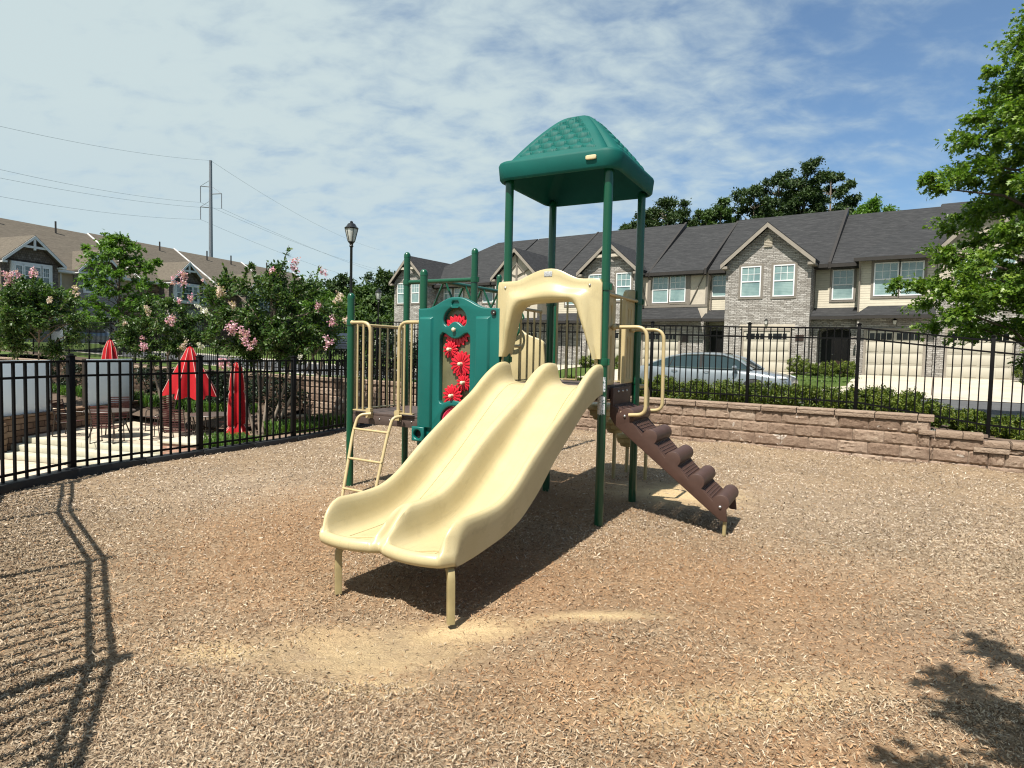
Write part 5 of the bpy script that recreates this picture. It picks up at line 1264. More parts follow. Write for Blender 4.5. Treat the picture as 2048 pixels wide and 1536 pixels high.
def far_car(x,y,z,rz,lab,mat):
    t=thing('parked_car',lab,'car',(x,y,z),rz)
    m=MB(); rows=[]
    for xx,zz,w in ((-2.2,.6,.75),(-2.1,.85,.85),(-1.6,.9,.88),(-1.2,1.38,.66),(.2,1.42,.66),(.9,.95,.86),(1.9,.82,.84),(2.2,.6,.72)):
        rows.append([(xx,-w*.95,.2),(xx,-w,.55),(xx,-w*.95,min(zz,.85)),(xx,-w*.75,zz),(xx,w*.75,zz),(xx,w*.95,min(zz,.85)),(xx,w,.55),(xx,w*.95,.2)])
    m.grid(rows,False,True); m.add(rows[0],[tuple(range(8))]); m.add(rows[-1],[tuple(range(8))[::-1]]); m.build('body',mat,t,True,angle=40)
    m=MB(); m.prism([(-1.4,.93),(.75,.93),(.15,1.33),(-1.15,1.30)],-.80,.80,'y'); m.build('window',M['carglass'],t)
    for xx in (-1.4,1.4):
        for sy in (-1,1):
            m=MB(); m.tube([(xx,sy*.72,.32),(xx,sy*.9,.32)],.32,16); m.build('wheel',M['rubber'],t,True)
far_car(-29.5,43,1.62,1.2,'pale car parked far off beyond the young oak','') if False else far_car(-30.2,44.5,1.55,1.1,'pale car parked far off beside the young oak',M['carpaint'])
# lamps
def lamp(x,y,z,h,lab):
    t=thing('street_lamp',lab,'street lamp',(x,y,z),0)
    m=MB(); m.lathe([(0,0),(.16,0),(.17,.05),(.13,.12),(.11,.35),(.07,.45),(.055,.6),(.050,h-1.0),(.055,h-.98),(.085,h-.94),(.06,h-.90),(.075,h-.84),(.10,h-.80),(0,h-.80)],(0,0,0),14); m.build('pole',M['lamp_black'],t,True)
    m=MB(); m.lathe([(.10,h-.80),(.13,h-.74),(.215,h-.40),(.235,h-.29),(0,h-.29)],(0,0,0),12); g=m.build('lamp_glass',M['lamp_glass'],t,True)
    m=MB()
    for k in range(6):
        a=2*PI*k/6; m.tube([(.105*math.cos(a),.105*math.sin(a),h-.80),(.140*math.cos(a),.140*math.sin(a),h-.74),(.225*math.cos(a),.225*math.sin(a),h-.40),(.25*math.cos(a),.25*math.sin(a),h-.29)],.012,6)
    m.lathe([(.0,h-.80),(.11,h-.80),(.12,h-.77),(0,h-.77)],(0,0,0),12); m.build('lantern_frame',M['lamp_black'],t,True)
    m=MB(); m.lathe([(0,h-.30),(.255,h-.30),(.27,h-.26),(.20,h-.20),(.14,h-.10),(.07,h-.07),(.05,h-.04),(.065,h-.02),(.03,h),(0,h+.02)],(0,0,0),12); m.build('lamp_cap',M['lamp_black'],t,True)
lamp(-6.24,24,1.2,5.33,'black street lamp with acorn lantern, rising behind the leftmost green post')
lamp(-9.72,45,1.3,4.72,'far black street lamp in front of the dark woods')
# power line
t=thing('utility_pole','tall slim grey power pole with three short arms behind the brown roofs','utility pole',(-43.5,90,0),0)
m=MB(); m.tube([(0,0,0),(0,0,27.9)],[.36,.20],12); m.build('pole',M['galv'],t,True)
arms=[(-1.45,24.2,22.0),(1.55,23.2,21.2),(-1.45,21.3,19.6)]
for x,z,zd in arms:
    m=MB(); m.tube([(0,0,z),(x,0,z+.1)],.07,6); m.tube([(0,0,z+1.0 if x<0 else z+1.2),(x,0,z+.1)],.03,5); m.tube([(x,0,z+.1),(x,0,zd)],.06,6); m.build('arm',M['galv'],t,True)
def wire(a,b,c,lab,r=.014):
    p=[]
    for (u,v) in ((a,b),(b,c)):
        u=Vector(u); v=Vector(v)
        for k in range(16): q=u.lerp(v,k/16); q.z-=(v-u).length*.018*4*(k/16)*(1-k/16); p.append(q)
    p.append(Vector(c)); m=MB(); m.tube(p,r,4); o=m.build('power_wire',M['wire'],smooth=True); tag(o,lab,'wire','power lines'); return o
def far(px,py,Y):  # helper used once to pin the wire ends on their spans
    f=1246.676; a=px-1024; b=py-768; u=a*math.cos(.0221)+b*math.sin(.0221); v=-a*math.sin(.0221)+b*math.cos(.0221)
    d=Vector((u,f*math.cos(.0514)-v*math.sin(.0514),-f*math.sin(.0514)-v*math.cos(.0514))); return Vector((0,0,1.7))+d*(Y/d.y)
def wspan(pole,pl,pr,lab):
    b=(-43.5+pole[0],90,pole[1]); wire(far(*pl,52),b,far(*pr,180),lab)
wspan((0,27.9),(-160,214),(760,500),'topmost thin wire at the very top of the power pole')
wspan((-1.45,22.0),(-160,300),(840,556),'wire hung from the upper left arm of the power pole')
wspan((1.55,21.2),(-160,322),(900,582),'wire hung from the right arm of the power pole')
wspan((-1.45,19.6),(-160,362),(820,578),'lowest wire, hung from the lower left arm of the power pole')
# ---------------------------------------------------------------- patio furniture
PZ=-.85
def table(x,y,lab):
    t=thing('patio_table',lab,'table',(x,y,PZ),0,'round patio tables')
    m=MB(); m.lathe([(0,.70),(.50,.70),(.60,.705),(.61,.72),(.60,.735),(.5,.74),(0,.74)],(0,0,0),28); m.build('table_top',M['tabletop'],t,True)
    for k in range(4):
        a=PI/4+PI/2*k; m=MB(); m.tube([(.50*math.cos(a),.50*math.sin(a),.0),(.38*math.cos(a),.38*math.sin(a),.35),(.46*math.cos(a),.46*math.sin(a),.70)],.018,7); m.build('leg',M['chairmetal'],t,True)
    m=MB(); rows=[[( (.36+.014*math.cos(q))*math.cos(p),(.36+.014*math.cos(q))*math.sin(p),.34+.014*math.sin(q)) for q in np.linspace(0,2*PI,6,endpoint=False)] for p in np.linspace(0,2*PI,24,endpoint=False)]
    m.grid(rows,True,True); m.build('brace_ring',M['chairmetal'],t,True)
    return t
T1=(-10.9,16.85); T2=(-7.95,16.45)
table(*T1,'brown round patio table beside the white screen panel'); table(*T2,'brown round patio table nearer the brick planter')
def chair0():
    t=thing('patio_chair','x','chair',(0,0,PZ),0,'strap chairs round the patio tables')
    for sx in (-1,1):
        m=MB(); x=.27*sx
        m.tube(fillet([(x,.30,0),(x,.27,.02),(x,.24,.62),(x,-.22,.64),(x,-.30,0)],.08,4),.013,7); m.tube(fillet([(x*.93,.24,.40),(x*.93,-.20,.37),(x*.93,-.36,.98)],.08,4),.013,7); m.tube([(x,.30,.012),(x,-.30,.012)],.012,6); m.build('side_frame',M['chairmetal'],t,True)
    m=MB()
    for k in range(8):
        f=k/7; y=.23-.40*f; z=.408-.03*f; m.bar((-.26,y,z),(.26,y,z),.034,.006)
    m.build('seat',M['strap'],t)
    m=MB()
    for k in range(10):
        f=.07+k/9*.90; y=-.215-.14*f; z=.40+.57*f; m.bar((-.26,y,z),(.26,y,z),.006,.030)
    m.build('backrest',M['strap'],t)
    return t
c0=chair0(); spots=[(-12.05,16.95,-1.5,'strap chair seen side-on at the far left of the screen panel table'),(-10.35,15.9,.12,'strap chair with its back to us in front of the screen panel table'),(-10.35,18.3,2.9,'strap chair on the far side of the screen panel table'),(-9.55,16.7,1.45,'strap chair seen side-on between the two patio tables'),
 (-8.30,15.45,.15,'strap chair with its back to us in front of the planter table'),(-7.95,17.6,3.1,'strap chair on the far side of the planter table under the wide red umbrella'),(-6.95,16.9,1.9,'strap chair to the right of the planter table beside the tall closed umbrella'),(-11.4,18.1,-2.6,'strap chair behind the screen panel table near the stone wall')]
for i,(x,y,rz,lab) in enumerate(spots):
    o=c0 if i==0 else copy_tree(c0); o.location=(x,y,PZ); o.rotation_euler=(0,0,rz); o['label']=lab
def umbrella(x,y,z0,prof,nf,amp,lab,ztop,base=True):
    t=thing('patio_umbrella',lab,'umbrella',(x,y,PZ),0)
    m=MB(); m.tube([(0,0,0),(0,0,ztop-PZ-.02)],.022,10); m.sphere((0,0,ztop-PZ+.02),.035,10,6); m.build('pole',M['chairmetal'],t,True)
    N=nf*8; rows=[]
    for r,z in prof:
        row=[]
        for k in range(N):
            a=2*PI*k/N; w=math.cos(nf*a); q=(prof[0][1]-z)/(prof[0][1]-prof[-1][1]); rr=r*(1+amp*(.55+.9*q)*(w*abs(w)**.3)+.10*q*math.sin(3*a+1.3+2*q)+.07*q*math.sin(5*a+x)); row.append((rr*math.cos(a),rr*math.sin(a),z-PZ-.06*q*q*math.sin(2*a+x)-.05*q**3*w))
        rows.append(row)
    m=MB(); m.grid(rows,False,True); c=m.build('canopy',M['umbrella'],t,True)
    m=MB()
    for k in range(nf):
        a=2*PI*k/nf; m.tube([(p_[0]*1.012,p_[1]*1.012,p_[2]) for p_ in [row[k*8] for row in rows[1:]]],.009,5)
    m.build('piping',M['umb_trim'],c,True)
    m=MB(); m.lathe([(0,0),(.26,0),(.27,.04),(.22,.07),(.05,.10),(.04,.28),(0,.28)],(0,0,0),20); m.build('base',M['chairmetal'],t,True)
    return t
u=umbrella(-6.85,15.5,0,[(.01,1.30),(.06,1.27),(.12,1.15),(.15,.85),(.165,.62),(.145,.58),(.17,.50),(.185,.0),(.18,-.22),(.14,-.26),(.20,-.36),(.27,-.50),(.29,-.62),(.24,-.71),(.17,-.74)],8,.16,'tall closed red umbrella tied round the middle, nearest the pool fence',1.32)
umbrella(-9.05,17.5,0,[(.01,1.66),(.08,1.60),(.20,1.32),(.33,1.02),(.47,.70),(.62,.32),(.64,.28)],8,.13,'half open red umbrella hanging loosely in the myrtles',1.7)
umbrella(-13.55,21.0,0,[(.01,1.82),(.07,1.77),(.17,1.5),(.24,1.0),(.27,.4),(.24,.1)],8,.14,'closed red umbrella whose tip shows above the white screen panel',1.84)
# ================================================================== TREES AND SHRUBS
TM_OAK=[(0,0),(.36,.25),(.10,.40),(.36,.66),(.09,.74),(0,1),(-.09,.74),(-.36,.66),(-.10,.40),(-.36,.25)]
TM_LEAF=[(0,0),(.24,.35),(.20,.65),(0,1),(-.20,.65),(-.24,.35)]
TM_PETAL=[(0,0),(.42,.5),(0,1),(-.42,.5)]
def leafset(P,D,N,L,tm,fold=.18):
    n=len(P); D=D/np.linalg.norm(D,axis=1,keepdims=True); S=np.cross(D,N); S/=np.linalg.norm(S,axis=1,keepdims=True)+1e-9; U=np.cross(S,D)
    k=len(tm); co=np.empty((n,k+1,3)); L=L[:,None]
    for i,(x,y) in enumerate(tm): co[:,i]=P+D*L*y+S*L*x+U*L*(abs(x)*fold-.10*y*y)
    co[:,k]=P+D*L*.48-U*L*.03
    tri=np.array([[i,(i+1)%k,k] for i in range(k)]).ravel()
    loops=((np.arange(n)*(k+1))[:,None]+tri[None,:]).ravel()
    return co.reshape(-1,3),loops
def twig_leaves(T,per,size,tm,droop=.25,spread=.9,up=1.0,jit=.04,lo=.15):
    A=np.array([t[0] for t in T]); B=np.array([t[1] for t in T]); n=len(T)*per
    A=np.repeat(A,per,0); B=np.repeat(B,per,0); f=rng.uniform(lo,1.03,n)[:,None]
    V=B-A; vl=np.linalg.norm(V,axis=1,keepdims=True)+1e-9; d=V/vl
    sag=-(f**2)*.12*vl*np.array([[0,0,1.]])
    P=A+V*f+sag+rng.normal(0,jit,(n,3))
    D=d*.7+rng.normal(0,spread,(n,3))*.75+np.array([[0,0,-droop]])
    N=np.array([[0,0,up]])+rng.normal(0,.55,(n,3))
    return leafset(P,D,N,size*rng.uniform(.65,1.25,n),tm)
def clustered(C,ntw,per,size,tm,flat=.6,out=None,**k):
    """C: (x,y,z,r) clusters; returns leaves on twigs radiating inside each"""
    T=[]
    for (x,y,z,r) in C:
        c=np.array([x,y,z])
        for i in range(ntw):
            v=rng.normal(0,1,3); v/=np.linalg.norm(v); v[2]*=flat
            if out is not None:
                o=c-np.array(out(z)); o[2]*=.3; o/=np.linalg.norm(o)+1e-6; v=v+o*.6
            T.append((c-v*r*.15,c+v*r*rng.uniform(.55,1.15)))
    return twig_leaves(T,per,size,tm,**k),T
def tree(name,label,cat,base,trunk,tr,C,ntw,per,size,leaf,bark,tm=TM_LEAF,flat=.6,group=None,limbs=1.0,parts=('trunk','crown'),trunks=None,twigs=True,**k):
    t=thing(name,label,cat,base,0,group)
    for tk in (trunks or [trunk]):
        m=MB(); p=catmull(tk,5); n=len(p); m.tube(p,[max(.008,tr*(1-.82*i/(n-1))*(1.25 if i==0 else 1)) for i in range(n)],9)
        if tk is (trunks or [trunk])[-1]:
            for (x,y,z,r) in C:
                if random.random()>limbs: continue
                best=None
                for tk2 in (trunks or [trunk]):
                    q=catmull(tk2,5)
                    for i,pp in enumerate(q[2:]):
                        d=math.hypot(pp.x-x,pp.y-y); want=z-.45*d; e=abs(pp.z-want)+.4*d
                        if best is None or e<best[0]: best=(e,pp)
                s=best[1]; e=Vector((x,y,z)); mid=s.lerp(e,.5)+Vector((0,0,.10*(e-s).length)); rr=min(tr*.42,.014+.012*(e-s).length)
                m.tube([s,s.lerp(mid,.5)+Vector((0,0,.02)),mid,e],[rr,rr*.8,rr*.6,rr*.25],6)
        m.build(parts[0],bark,t,True,fix=False)
    (co,lo),T=clustered(C,ntw,per,size,tm,flat,**k)
    if twigs and tm is not TM_OAK or (twigs and False):
        m=MB()
        for a,b in T[::2]: m.tube([a,b],[.007,.003],3,False)
        m.build('twigs',bark,t,fix=False)
    npmesh(parts[1],co,3,lo,leaf,t)
    return t
# --- big oak at the right edge
prof=lambda z: float(np.interp(z,[1.4,2.0,2.6,3.3,4.2,5.3,6.3,7.2,8.0,8.8],[1.2,2.1,2.5,2.4,2.35,2.05,1.7,1.3,.85,.25]))
C=[]; base=(10.95,12.55,.42)
k=0
for z in np.arange(1.55,8.4,.19):
    for j in range(4):
        a=k*2.39996+rng.normal(0,.25); k+=1; Rm=prof(z)*rng.uniform(.80,1.10)*(.97 if math.cos(a)<0 else 1)
        if z<2.3 and math.cos(a)<.25 and math.sin(a)>-.55: continue
        for f,r in ((.38,.36),(.68,.46),(.95,.42)):
            if f<.5 and rng.random()<.4: continue
            C.append((Rm*f*math.cos(a),Rm*f*math.sin(a),z+.20*f-.22*f*f*Rm+rng.normal(0,.05)-.42+.25,r*rng.uniform(.75,1.15)))
# a long low branch reaching left in front of the upstairs windows and the drooping end over the fence
for q in ((-2.2,.1,2.75,.30),(-2.75,.15,2.78,.28),(-3.15,.2,2.86,.20),(-1.7,.0,2.7,.36),(-.55,-1.3,1.62,.34),(-.25,-1.6,1.36,.26),(-.9,-.9,1.78,.30),(-2.35,.2,4.75,.26),(-2.65,.2,4.95,.17),(-1.75,.1,6.15,.22),(-1.45,.2,7.1,.18)): C.append(q)
tree('oak_tree','large leafy oak with layered drooping branches at the right edge','tree',base,[(0,0,-.3),(.03,0,1.5),(-.02,.03,4),(.02,0,8.0)],.15,C,14,17,.104,M['leaf_oak'],M['bark'],TM_OAK,.50,None,.35,out=lambda z:(0,0,z),droop=.32,spread=.75,jit=.04)
# --- young oak beyond the street fence, left
prof2=lambda z: float(np.interp(z,[.9,1.5,2.5,3.6,4.6,5.5],[.9,1.75,2.0,1.5,.8,.2])); C=[]
for z in np.arange(1.1,5.4,.26):
    for j in range(3):
        a=k*2.4; k+=1; Rm=prof2(z)*rng.uniform(.7,1.15)
        for f in (.5,.95): C.append((Rm*f*math.cos(a),Rm*f*math.sin(a),z+.15*f,rng.uniform(.28,.48)))
C+=[(1.75,0,4.25,.3),(1.35,0,4.1,.35),(-1.2,0,4.6,.3),(-1.5,0,4.9,.22)]
tree('young_oak','bright green young oak in front of the brown roofed houses','tree',(-18.9,30,1.35),[(0,0,-.2),(0,0,1.5),(.05,0,5.2)],.10,C,8,10,.17,M['leaf_young'],M['bark'],TM_OAK,.5,None,.7,out=lambda z:(0,0,z))
# --- crape myrtles
def blossoms(root,pts,mat,base,n=90,sc=(.060,.060,.085),size=.05):
    for (x,y,z,s) in pts:
        c=np.array([x-base[0],y-base[1],z-base[2]]); nn2=int(n*s*s)+12
        lob=rng.normal(0,1,(6,3))*np.array(sc)*s*.8
        P=c+lob[rng.integers(0,6,nn2)]+rng.normal(0,1,(nn2,3))*np.array(sc)*s*.42
        D=rng.normal(0,1,(nn2,3)); N=rng.normal(0,1,(nn2,3)); co,lo=leafset(P,D,N,size*rng.uniform(.7,1.3,nn2),TM_PETAL,.3)
        npmesh('blossom',co,3,lo,mat,root)
def pxw(px,py,Y):
    v=far(px,py,Y); return (v.x,v.y,v.z)
def ell(n,c,r,shell=.55):
    out=[]
    while len(out)<n:
        v=rng.uniform(-1,1,3); l=np.linalg.norm(v)
        if l>1 or l<shell*rng.random(): continue
        out.append((c[0]+v[0]*r[0],c[1]+v[1]*r[1],c[2]+v[2]*r[2]))
    return out
def shoots(lst,base,per=46,L=.085):
    T=[]
    for a,b in lst: T.append((np.array(a)-np.array(base),np.array(b)-np.array(base)))
    return T
MG='crape myrtles around the sunken terrace'
def myrtle(label,base,trunks,cl,rad,ntw,per,size,fl,shoot=(),leaf='leaf_myrtle'):
    C=[(x-base[0],y-base[1],z-base[2],rng.uniform(*rad)) for x,y,z in cl]
    t=tree('crape_myrtle',label,'tree',base,None,.06,C,int(ntw*1.7),int(per*1.5),size,M[leaf],M['bark_m'],TM_LEAF,.75,MG,.5,trunks=trunks,droop=.15,spread=.9,parts=('trunk','crown'))
    if shoot:
        T=[]
        for a,b in shoot: T.append((np.array(a)-np.array(base),np.array(b)-np.array(base)))
        co,lo=twig_leaves(T,70,size*1.15,TM_LEAF,.35,.55,1,.012,.0); npmesh('shoot_leaves',co,3,lo,M[leaf],t)
        m=MB()
        for a,b in T: m.tube([a,b],[.012,.004],5)
        m.build('shoot',M['bark_m'],t)
    for mat,pts in fl: blossoms(t,pts,M[mat],base)
    return t
b=(-16.3,21.2,-.6)
myrtle('dark dense crape myrtle with pale pink blooms at the left edge',b,[[(0,0,0),(-.2,.1,.9),(-.7,0,2.0)],[(.1,0,0),(.2,.1,.9),(.6,.1,2.2)],[(0,.1,0),(.0,.2,1.0),(.0,.3,2.6)],[(-.1,0,0),(-.6,-.2,.9),(-1.3,-.2,1.8)]],
  ell(66,(-16.45,21.2,2.45),(1.95,1.25,1.25)),(.30,.50),11,17,.105,[('petal_pink',[pxw(15,556,20.2)+(1.5,),pxw(35,548,20.3)+(1.0,),pxw(70,548,20.3)+(1.3,),]),('petal_pale',[pxw(154,582,20.3)+(1.0,),pxw(100,600,20.1)+(.8,)])],
  [(pxw(60,590,20.6),pxw(70,545,20.4)),(pxw(20,590,20.6),pxw(18,550,20.4)),(pxw(120,620,20.6),pxw(150,580,20.4))])
b=(-11.0,19.8,-.55)
myrtle('low loose crape myrtle with scattered pink blooms above the half open umbrella',b,[[(0,0,0),(-.3,0,1.0),(-.6,.1,2.3)],[(.1,0,0),(.2,.1,1.0),(.5,.1,2.4)],[(0,.1,0),(0,.1,1.2),(-.1,.2,2.8)]],
  ell(48,(-11.0,19.8,2.15),(1.45,1.0,.98)),(.26,.42),10,15,.09,[('petal_pink',[pxw(345,643,18.8)+(1.3,),pxw(285,690,18.8)+(1.2,),pxw(368,556,19.0)+(1.5,),pxw(350,560,19)+(.9,),pxw(382,597,18.9)+(.9,),pxw(360,604,19)+(.8,)]),('petal_pale',[pxw(295,620,18.8)+(.9,),pxw(368,690,18.6)+(1.1,),pxw(250,645,18.9)+(.5,)]),('petal_white',[pxw(405,620,18.6)+(.6,),pxw(395,612,18.7)+(.5,)])],
  [(pxw(365,600,19.1),pxw(368,560,19.0))])
b=(-6.35,15.65,-.66)
myrtle('biggest multi-stemmed crape myrtle, in the middle, with long leafy shoots and pink blooms',b,[[(-.05,0,0),(-.25,-.05,.7),(-.55,0,1.9)],[(.02,0,0),(.0,.05,.8),(-.1,.05,2.2)],[(.08,.02,0),(.16,.0,.8),(.35,.05,2.2)],[(.15,.05,0),(.42,.1,.8),(.8,.15,2.1)],[(.0,.1,0),(-.08,.2,.9),(.2,.2,2.6)],[(.2,.1,0),(.75,.2,1.1),(1.3,.3,2.2)]],
  ell(78,(-6.1,15.8,2.40),(1.72,1.2,1.28)),(.26,.44),11,17,.088,[('petal_pink',[pxw(466,658,14.5)+(1.25,),pxw(492,672,14.5)+(1.45,),pxw(500,684,14.5)+(1.0,),pxw(590,530,15.2)+(1.2,),pxw(545,546,15.2)+(1.0,),pxw(635,610,15)+(.9,),pxw(664,640,15)+(1.0,),pxw(658,682,15)+(1.0,),pxw(405,512+48,15)+(.01,),pxw(445,725,14.6)+(1.1,),pxw(455,730,14.6)+(.9,)]),('petal_pale',[pxw(440,590,14.9)+(1.2,),pxw(465,612,14.9)+(.8,),pxw(690,640,15.2)+(1.0,),pxw(675,590,15.5)+(.8,)]),('petal_white',[pxw(412,622,14.8)+(.6,),pxw(400,690,14.7)+(.6,),pxw(600,715,14.9)+(.6,)])],
  [(pxw(556,560,15.2),pxw(578,490,15.0)),(pxw(462,575,15.2),pxw(448,530,15.1)),(pxw(482,570,15.2),pxw(500,522,15.1)),(pxw(515,570,15.2),pxw(505,525,15.1)),(pxw(587,585,15.2),pxw(590,540,15.1)),(pxw(535,575,15.2),pxw(545,548,15.1)),(pxw(430,610,15),pxw(412,580,14.9)),(pxw(612,600,15.3),pxw(640,575,15.3)),(pxw(470,590,15.2),pxw(470,550,15.1))])
b=(-6.35,20.3,.75)
myrtle('yellow green crape myrtle with faded seed heads on the street side of the fence',b,[[(0,0,0),(-.15,0,.7),(-.4,.1,1.6)],[(.05,0,0),(.2,.1,.8),(.5,.1,1.7)]],
  ell(40,(-6.15,20.3,2.65),(1.05,.8,1.05)),(.24,.40),10,14,.085,[('petal_pale',[pxw(680,600,19.6)+(1.0,),pxw(672,610,19.6)+(1.0,)]),('petal_pink',[pxw(646,543,20)+(1.0,)])],
  [(pxw(628,580,20),pxw(638,530,20)),(pxw(610,580,20),pxw(605,548,20))],'leaf_young')
# --- dark flowering hedge along the fence
for i,(s,r) in enumerate(((-9.3,.62),(-8.2,.7),(-7.1,.66),(-6.0,.72),(-4.9,.66),(-3.9,.6))):
    x,y,_=ST(s,19.75); bb=(x,y,.80); C=[(a-x,b_-y,c-.8,.24) for a,b_,c in ell(26,(x,y,1.45),(r,r*.8,.72))]
    t=tree('hedge_shrub',('dark flowering shrub left of the leftmost green post','dark flowering shrub behind the left entry rail of the low deck','dark flowering shrub between the two entry rails','dark flowering shrub behind the left edge of the gear panel','dark flowering shrub wholly behind the gear panel','dark flowering shrub behind the right edge of the gear panel')[i],'shrub',bb,[(0,0,-.1),(0,0,.4),(.05,0,.9)],.04,C,9,13,.075,M['leaf_hedge'],M['bark'],TM_LEAF,.9,'dark flowering hedge behind the street fence',.3,twigs=False)
    fp=ell(16,(0,0,.62),(r*1.15,r*.95,.80),.98); P=np.repeat(np.array(fp),5,0)+rng.normal(0,.03,(len(fp)*5,3)); n=len(P); co,lo=leafset(P,rng.normal(0,1,(n,3)),rng.normal(0,1,(n,3)),.045*np.ones(n),TM_PETAL); npmesh('flowers',co,3,lo,M['petal_white'],t)
# --- boxwood along the right fence and foundation shrubs
def bush(s,t,r,h,lab,grp,leaf='leaf_box',dens=70,size=.040,zb=None):
    x,y,_=ST(s,t); z=hz(s,t) if zb is None else zb; C=[(a,b_,c,.115*r/.5) for a,b_,c in ell(dens,(0,0,h*.50),(r*.93,r*.93,h*.47),.99)]
    return tree('boxwood_shrub',lab,'shrub',(x,y,z),[(0,0,-.05),(0,0,.2),(.02,0,h*.5)],.03,C,9,11,size,M[leaf],M['bark'],TM_LEAF,.9,grp,.0,twigs=False,up=.5,jit=.02)
BG='rounded boxwood shrubs along the street fence'
names=['seen low through the left side of the slide hood','in the middle of the slide hood opening, beside the back tower post','by the right leg of the slide hood','half hidden by the back right tower post','just right of the hand loops, below the car rear door','below the middle of the silver car','just left of the fence post that crosses the silver car','just right of the fence post that crosses the silver car','below the nose of the silver car','just in front of the silver car, before the arched entrance','at the foot of the fence post left of the wide driveway','tall and yellowish, before the left half of the wide driveway','beside the tall yellowish one, on its right','above the end of the top wall cap','low, above the second cap of the stepped wall','just right of the last tall fence post']
for i,(s,r,h) in enumerate(((-2.6,.42,.55),(-1.75,.40,.5),(-.8,.42,.55),(.65,.44,.60),(1.35,.46,.66),(2.05,.42,.56),(2.75,.46,.64),(3.4,.45,.60),(4.0,.48,.60),(4.55,.45,.56),(5.0,.42,.54),(5.45,.46,.62),(5.75,.48,.62),(6.15,.42,.48),(6.75,.40,.42),(7.35,.42,.45))):
    bush(s,20.18 if s<5.6 else 20.25,r*.92,h*.86,'boxwood shrub '+names[i],BG,zb=hz(s,20.2)+.0)
for s,lab in ((-24,'dark shrub by the terrace back wall, between the two white screen panels'),(-17.2,'dark shrub by the terrace back wall, just right of the white screen panel'),(-14.3,'dark shrub by the terrace back wall, behind the half open umbrella'),(-11.8,'dark shrub by the terrace back wall, behind the tall closed umbrella'),(-9.6,'dark shrub by the terrace back wall, behind the stems of the biggest myrtle')):
    x,y,_=ST(s,WT+.9); bb=(x,y,-.4); C=[(a-x,b_-y,c+.4,.26) for a,b_,c in ell(26,(x,y,.35),(.95,.7,.70))]
    tree('terrace_shrub',lab,'shrub',bb,[(0,0,-.1),(0,0,.4),(.05,0,.9)],.04,C,9,12,.085,M['leaf_hedge'],M['bark'],TM_LEAF,.9,'dark shrubs along the terrace back wall',.3,twigs=False)
FG='shrubs planted against the townhouses'
fn=['round shrub beside the stone gable garage','low shrub left of the arched entrance','shrub in front of the arched entrance','shrub right of the arched entrance','shrub beside the garage half hidden by the oak','shrub by the half-timbered townhouse door','small shrub next to that townhouse door','shrub by the second stone gable','shrub beside the driveway seen through the slide hood','shrub at the end of the second stone gable','shrub left of the timbered gable']
for i,(s,t_,r,h) in enumerate(((.75,.8,.55,.95),(1.55,1.4,.40,.6),(2.2,1.5,.45,.72),(2.85,1.3,.45,.75),(9.3,.8,.5,.8),(-3.6,.8,.45,.7),(-4.9,.6,.4,.6),(-8.3,.9,.5,.8),(-10.4,1.2,.5,.7),(-7.6,1.6,.5,.7),(-14.2,1.0,.5,.8))):
    bush(s,t_,r,h,fn[i],FG,'leaf_box',64,.052)
# --- pines and broadleaf trees behind the right row
def pine(px,top,Y,rw,hh,lab,seed=0,trunkpale=True,dens=46,leaf='leaf_pine',grp='pines rising behind the charcoal roofs',size=.24):
    x,y,z=pxw(px,top,Y); b=(x,y,1.0); H=z-1.0; C=[]
    for i in range(dens):
        f=rng.random()**.8; zz=H-hh*f; rr=rw*(math.sin(PI*min(1,.18+f*.95))**.6)*rng.uniform(.35,1.0); a=rng.uniform(0,2*PI)
        C.append((rr*math.cos(a),rr*math.sin(a),zz-.3,rng.uniform(.5,1.0)*rw*.27))
    C.append((0,0,H-.5,rw*.25))
    return tree('pine_tree',lab,'tree',b,[(0,0,0),(.1,0,H*.5),(.0,.1,H-.6)],.26,C,22,16,size,M[leaf],M['bark_m'],TM_LEAF,.6,grp,.8,twigs=False,jit=.12,up=.6)
pine(1510,372,60,2.8,7.5,'pine at the left of the tall clump above the stone gable roof',dens=78)
pine(1560,342,61,2.7,8.5,'pine left of the tallest pine in the clump',dens=84)
pine(1612,322,60,2.9,9,'tallest pine, in the middle of the clump',dens=90)
pine(1664,340,61,2.4,8,'pine right of the tallest pine in the clump',dens=78)
pine(1697,388,60,1.7,6,'small pine at the right of the tall clump',dens=34)
pine(1338,398,62,3.1,6.5,'rounded dense pine beside the back right roof post',dens=93)
pine(1290,418,64,2.0,5.0,'small pine just right of the tower post',dens=36)
pine(1443,392,58,1.25,6.5,'narrow pointed light green tree between the pines',dens=40,leaf='leaf_wood',grp=None,size=.22)
pine(1415,415,60,1.6,4.5,'low light green tree left of the pointed one',dens=34,leaf='leaf_wood',grp=None,size=.22)
pine(1748,396,52,1.9,4.5,'yellow green broadleaf tree above the roof left of the oak',dens=42,leaf='leaf_young',grp=None,size=.22)
pine(1262,446,66,1.2,3.0,'treetop peeping over the ridge beside the tower post',dens=18)
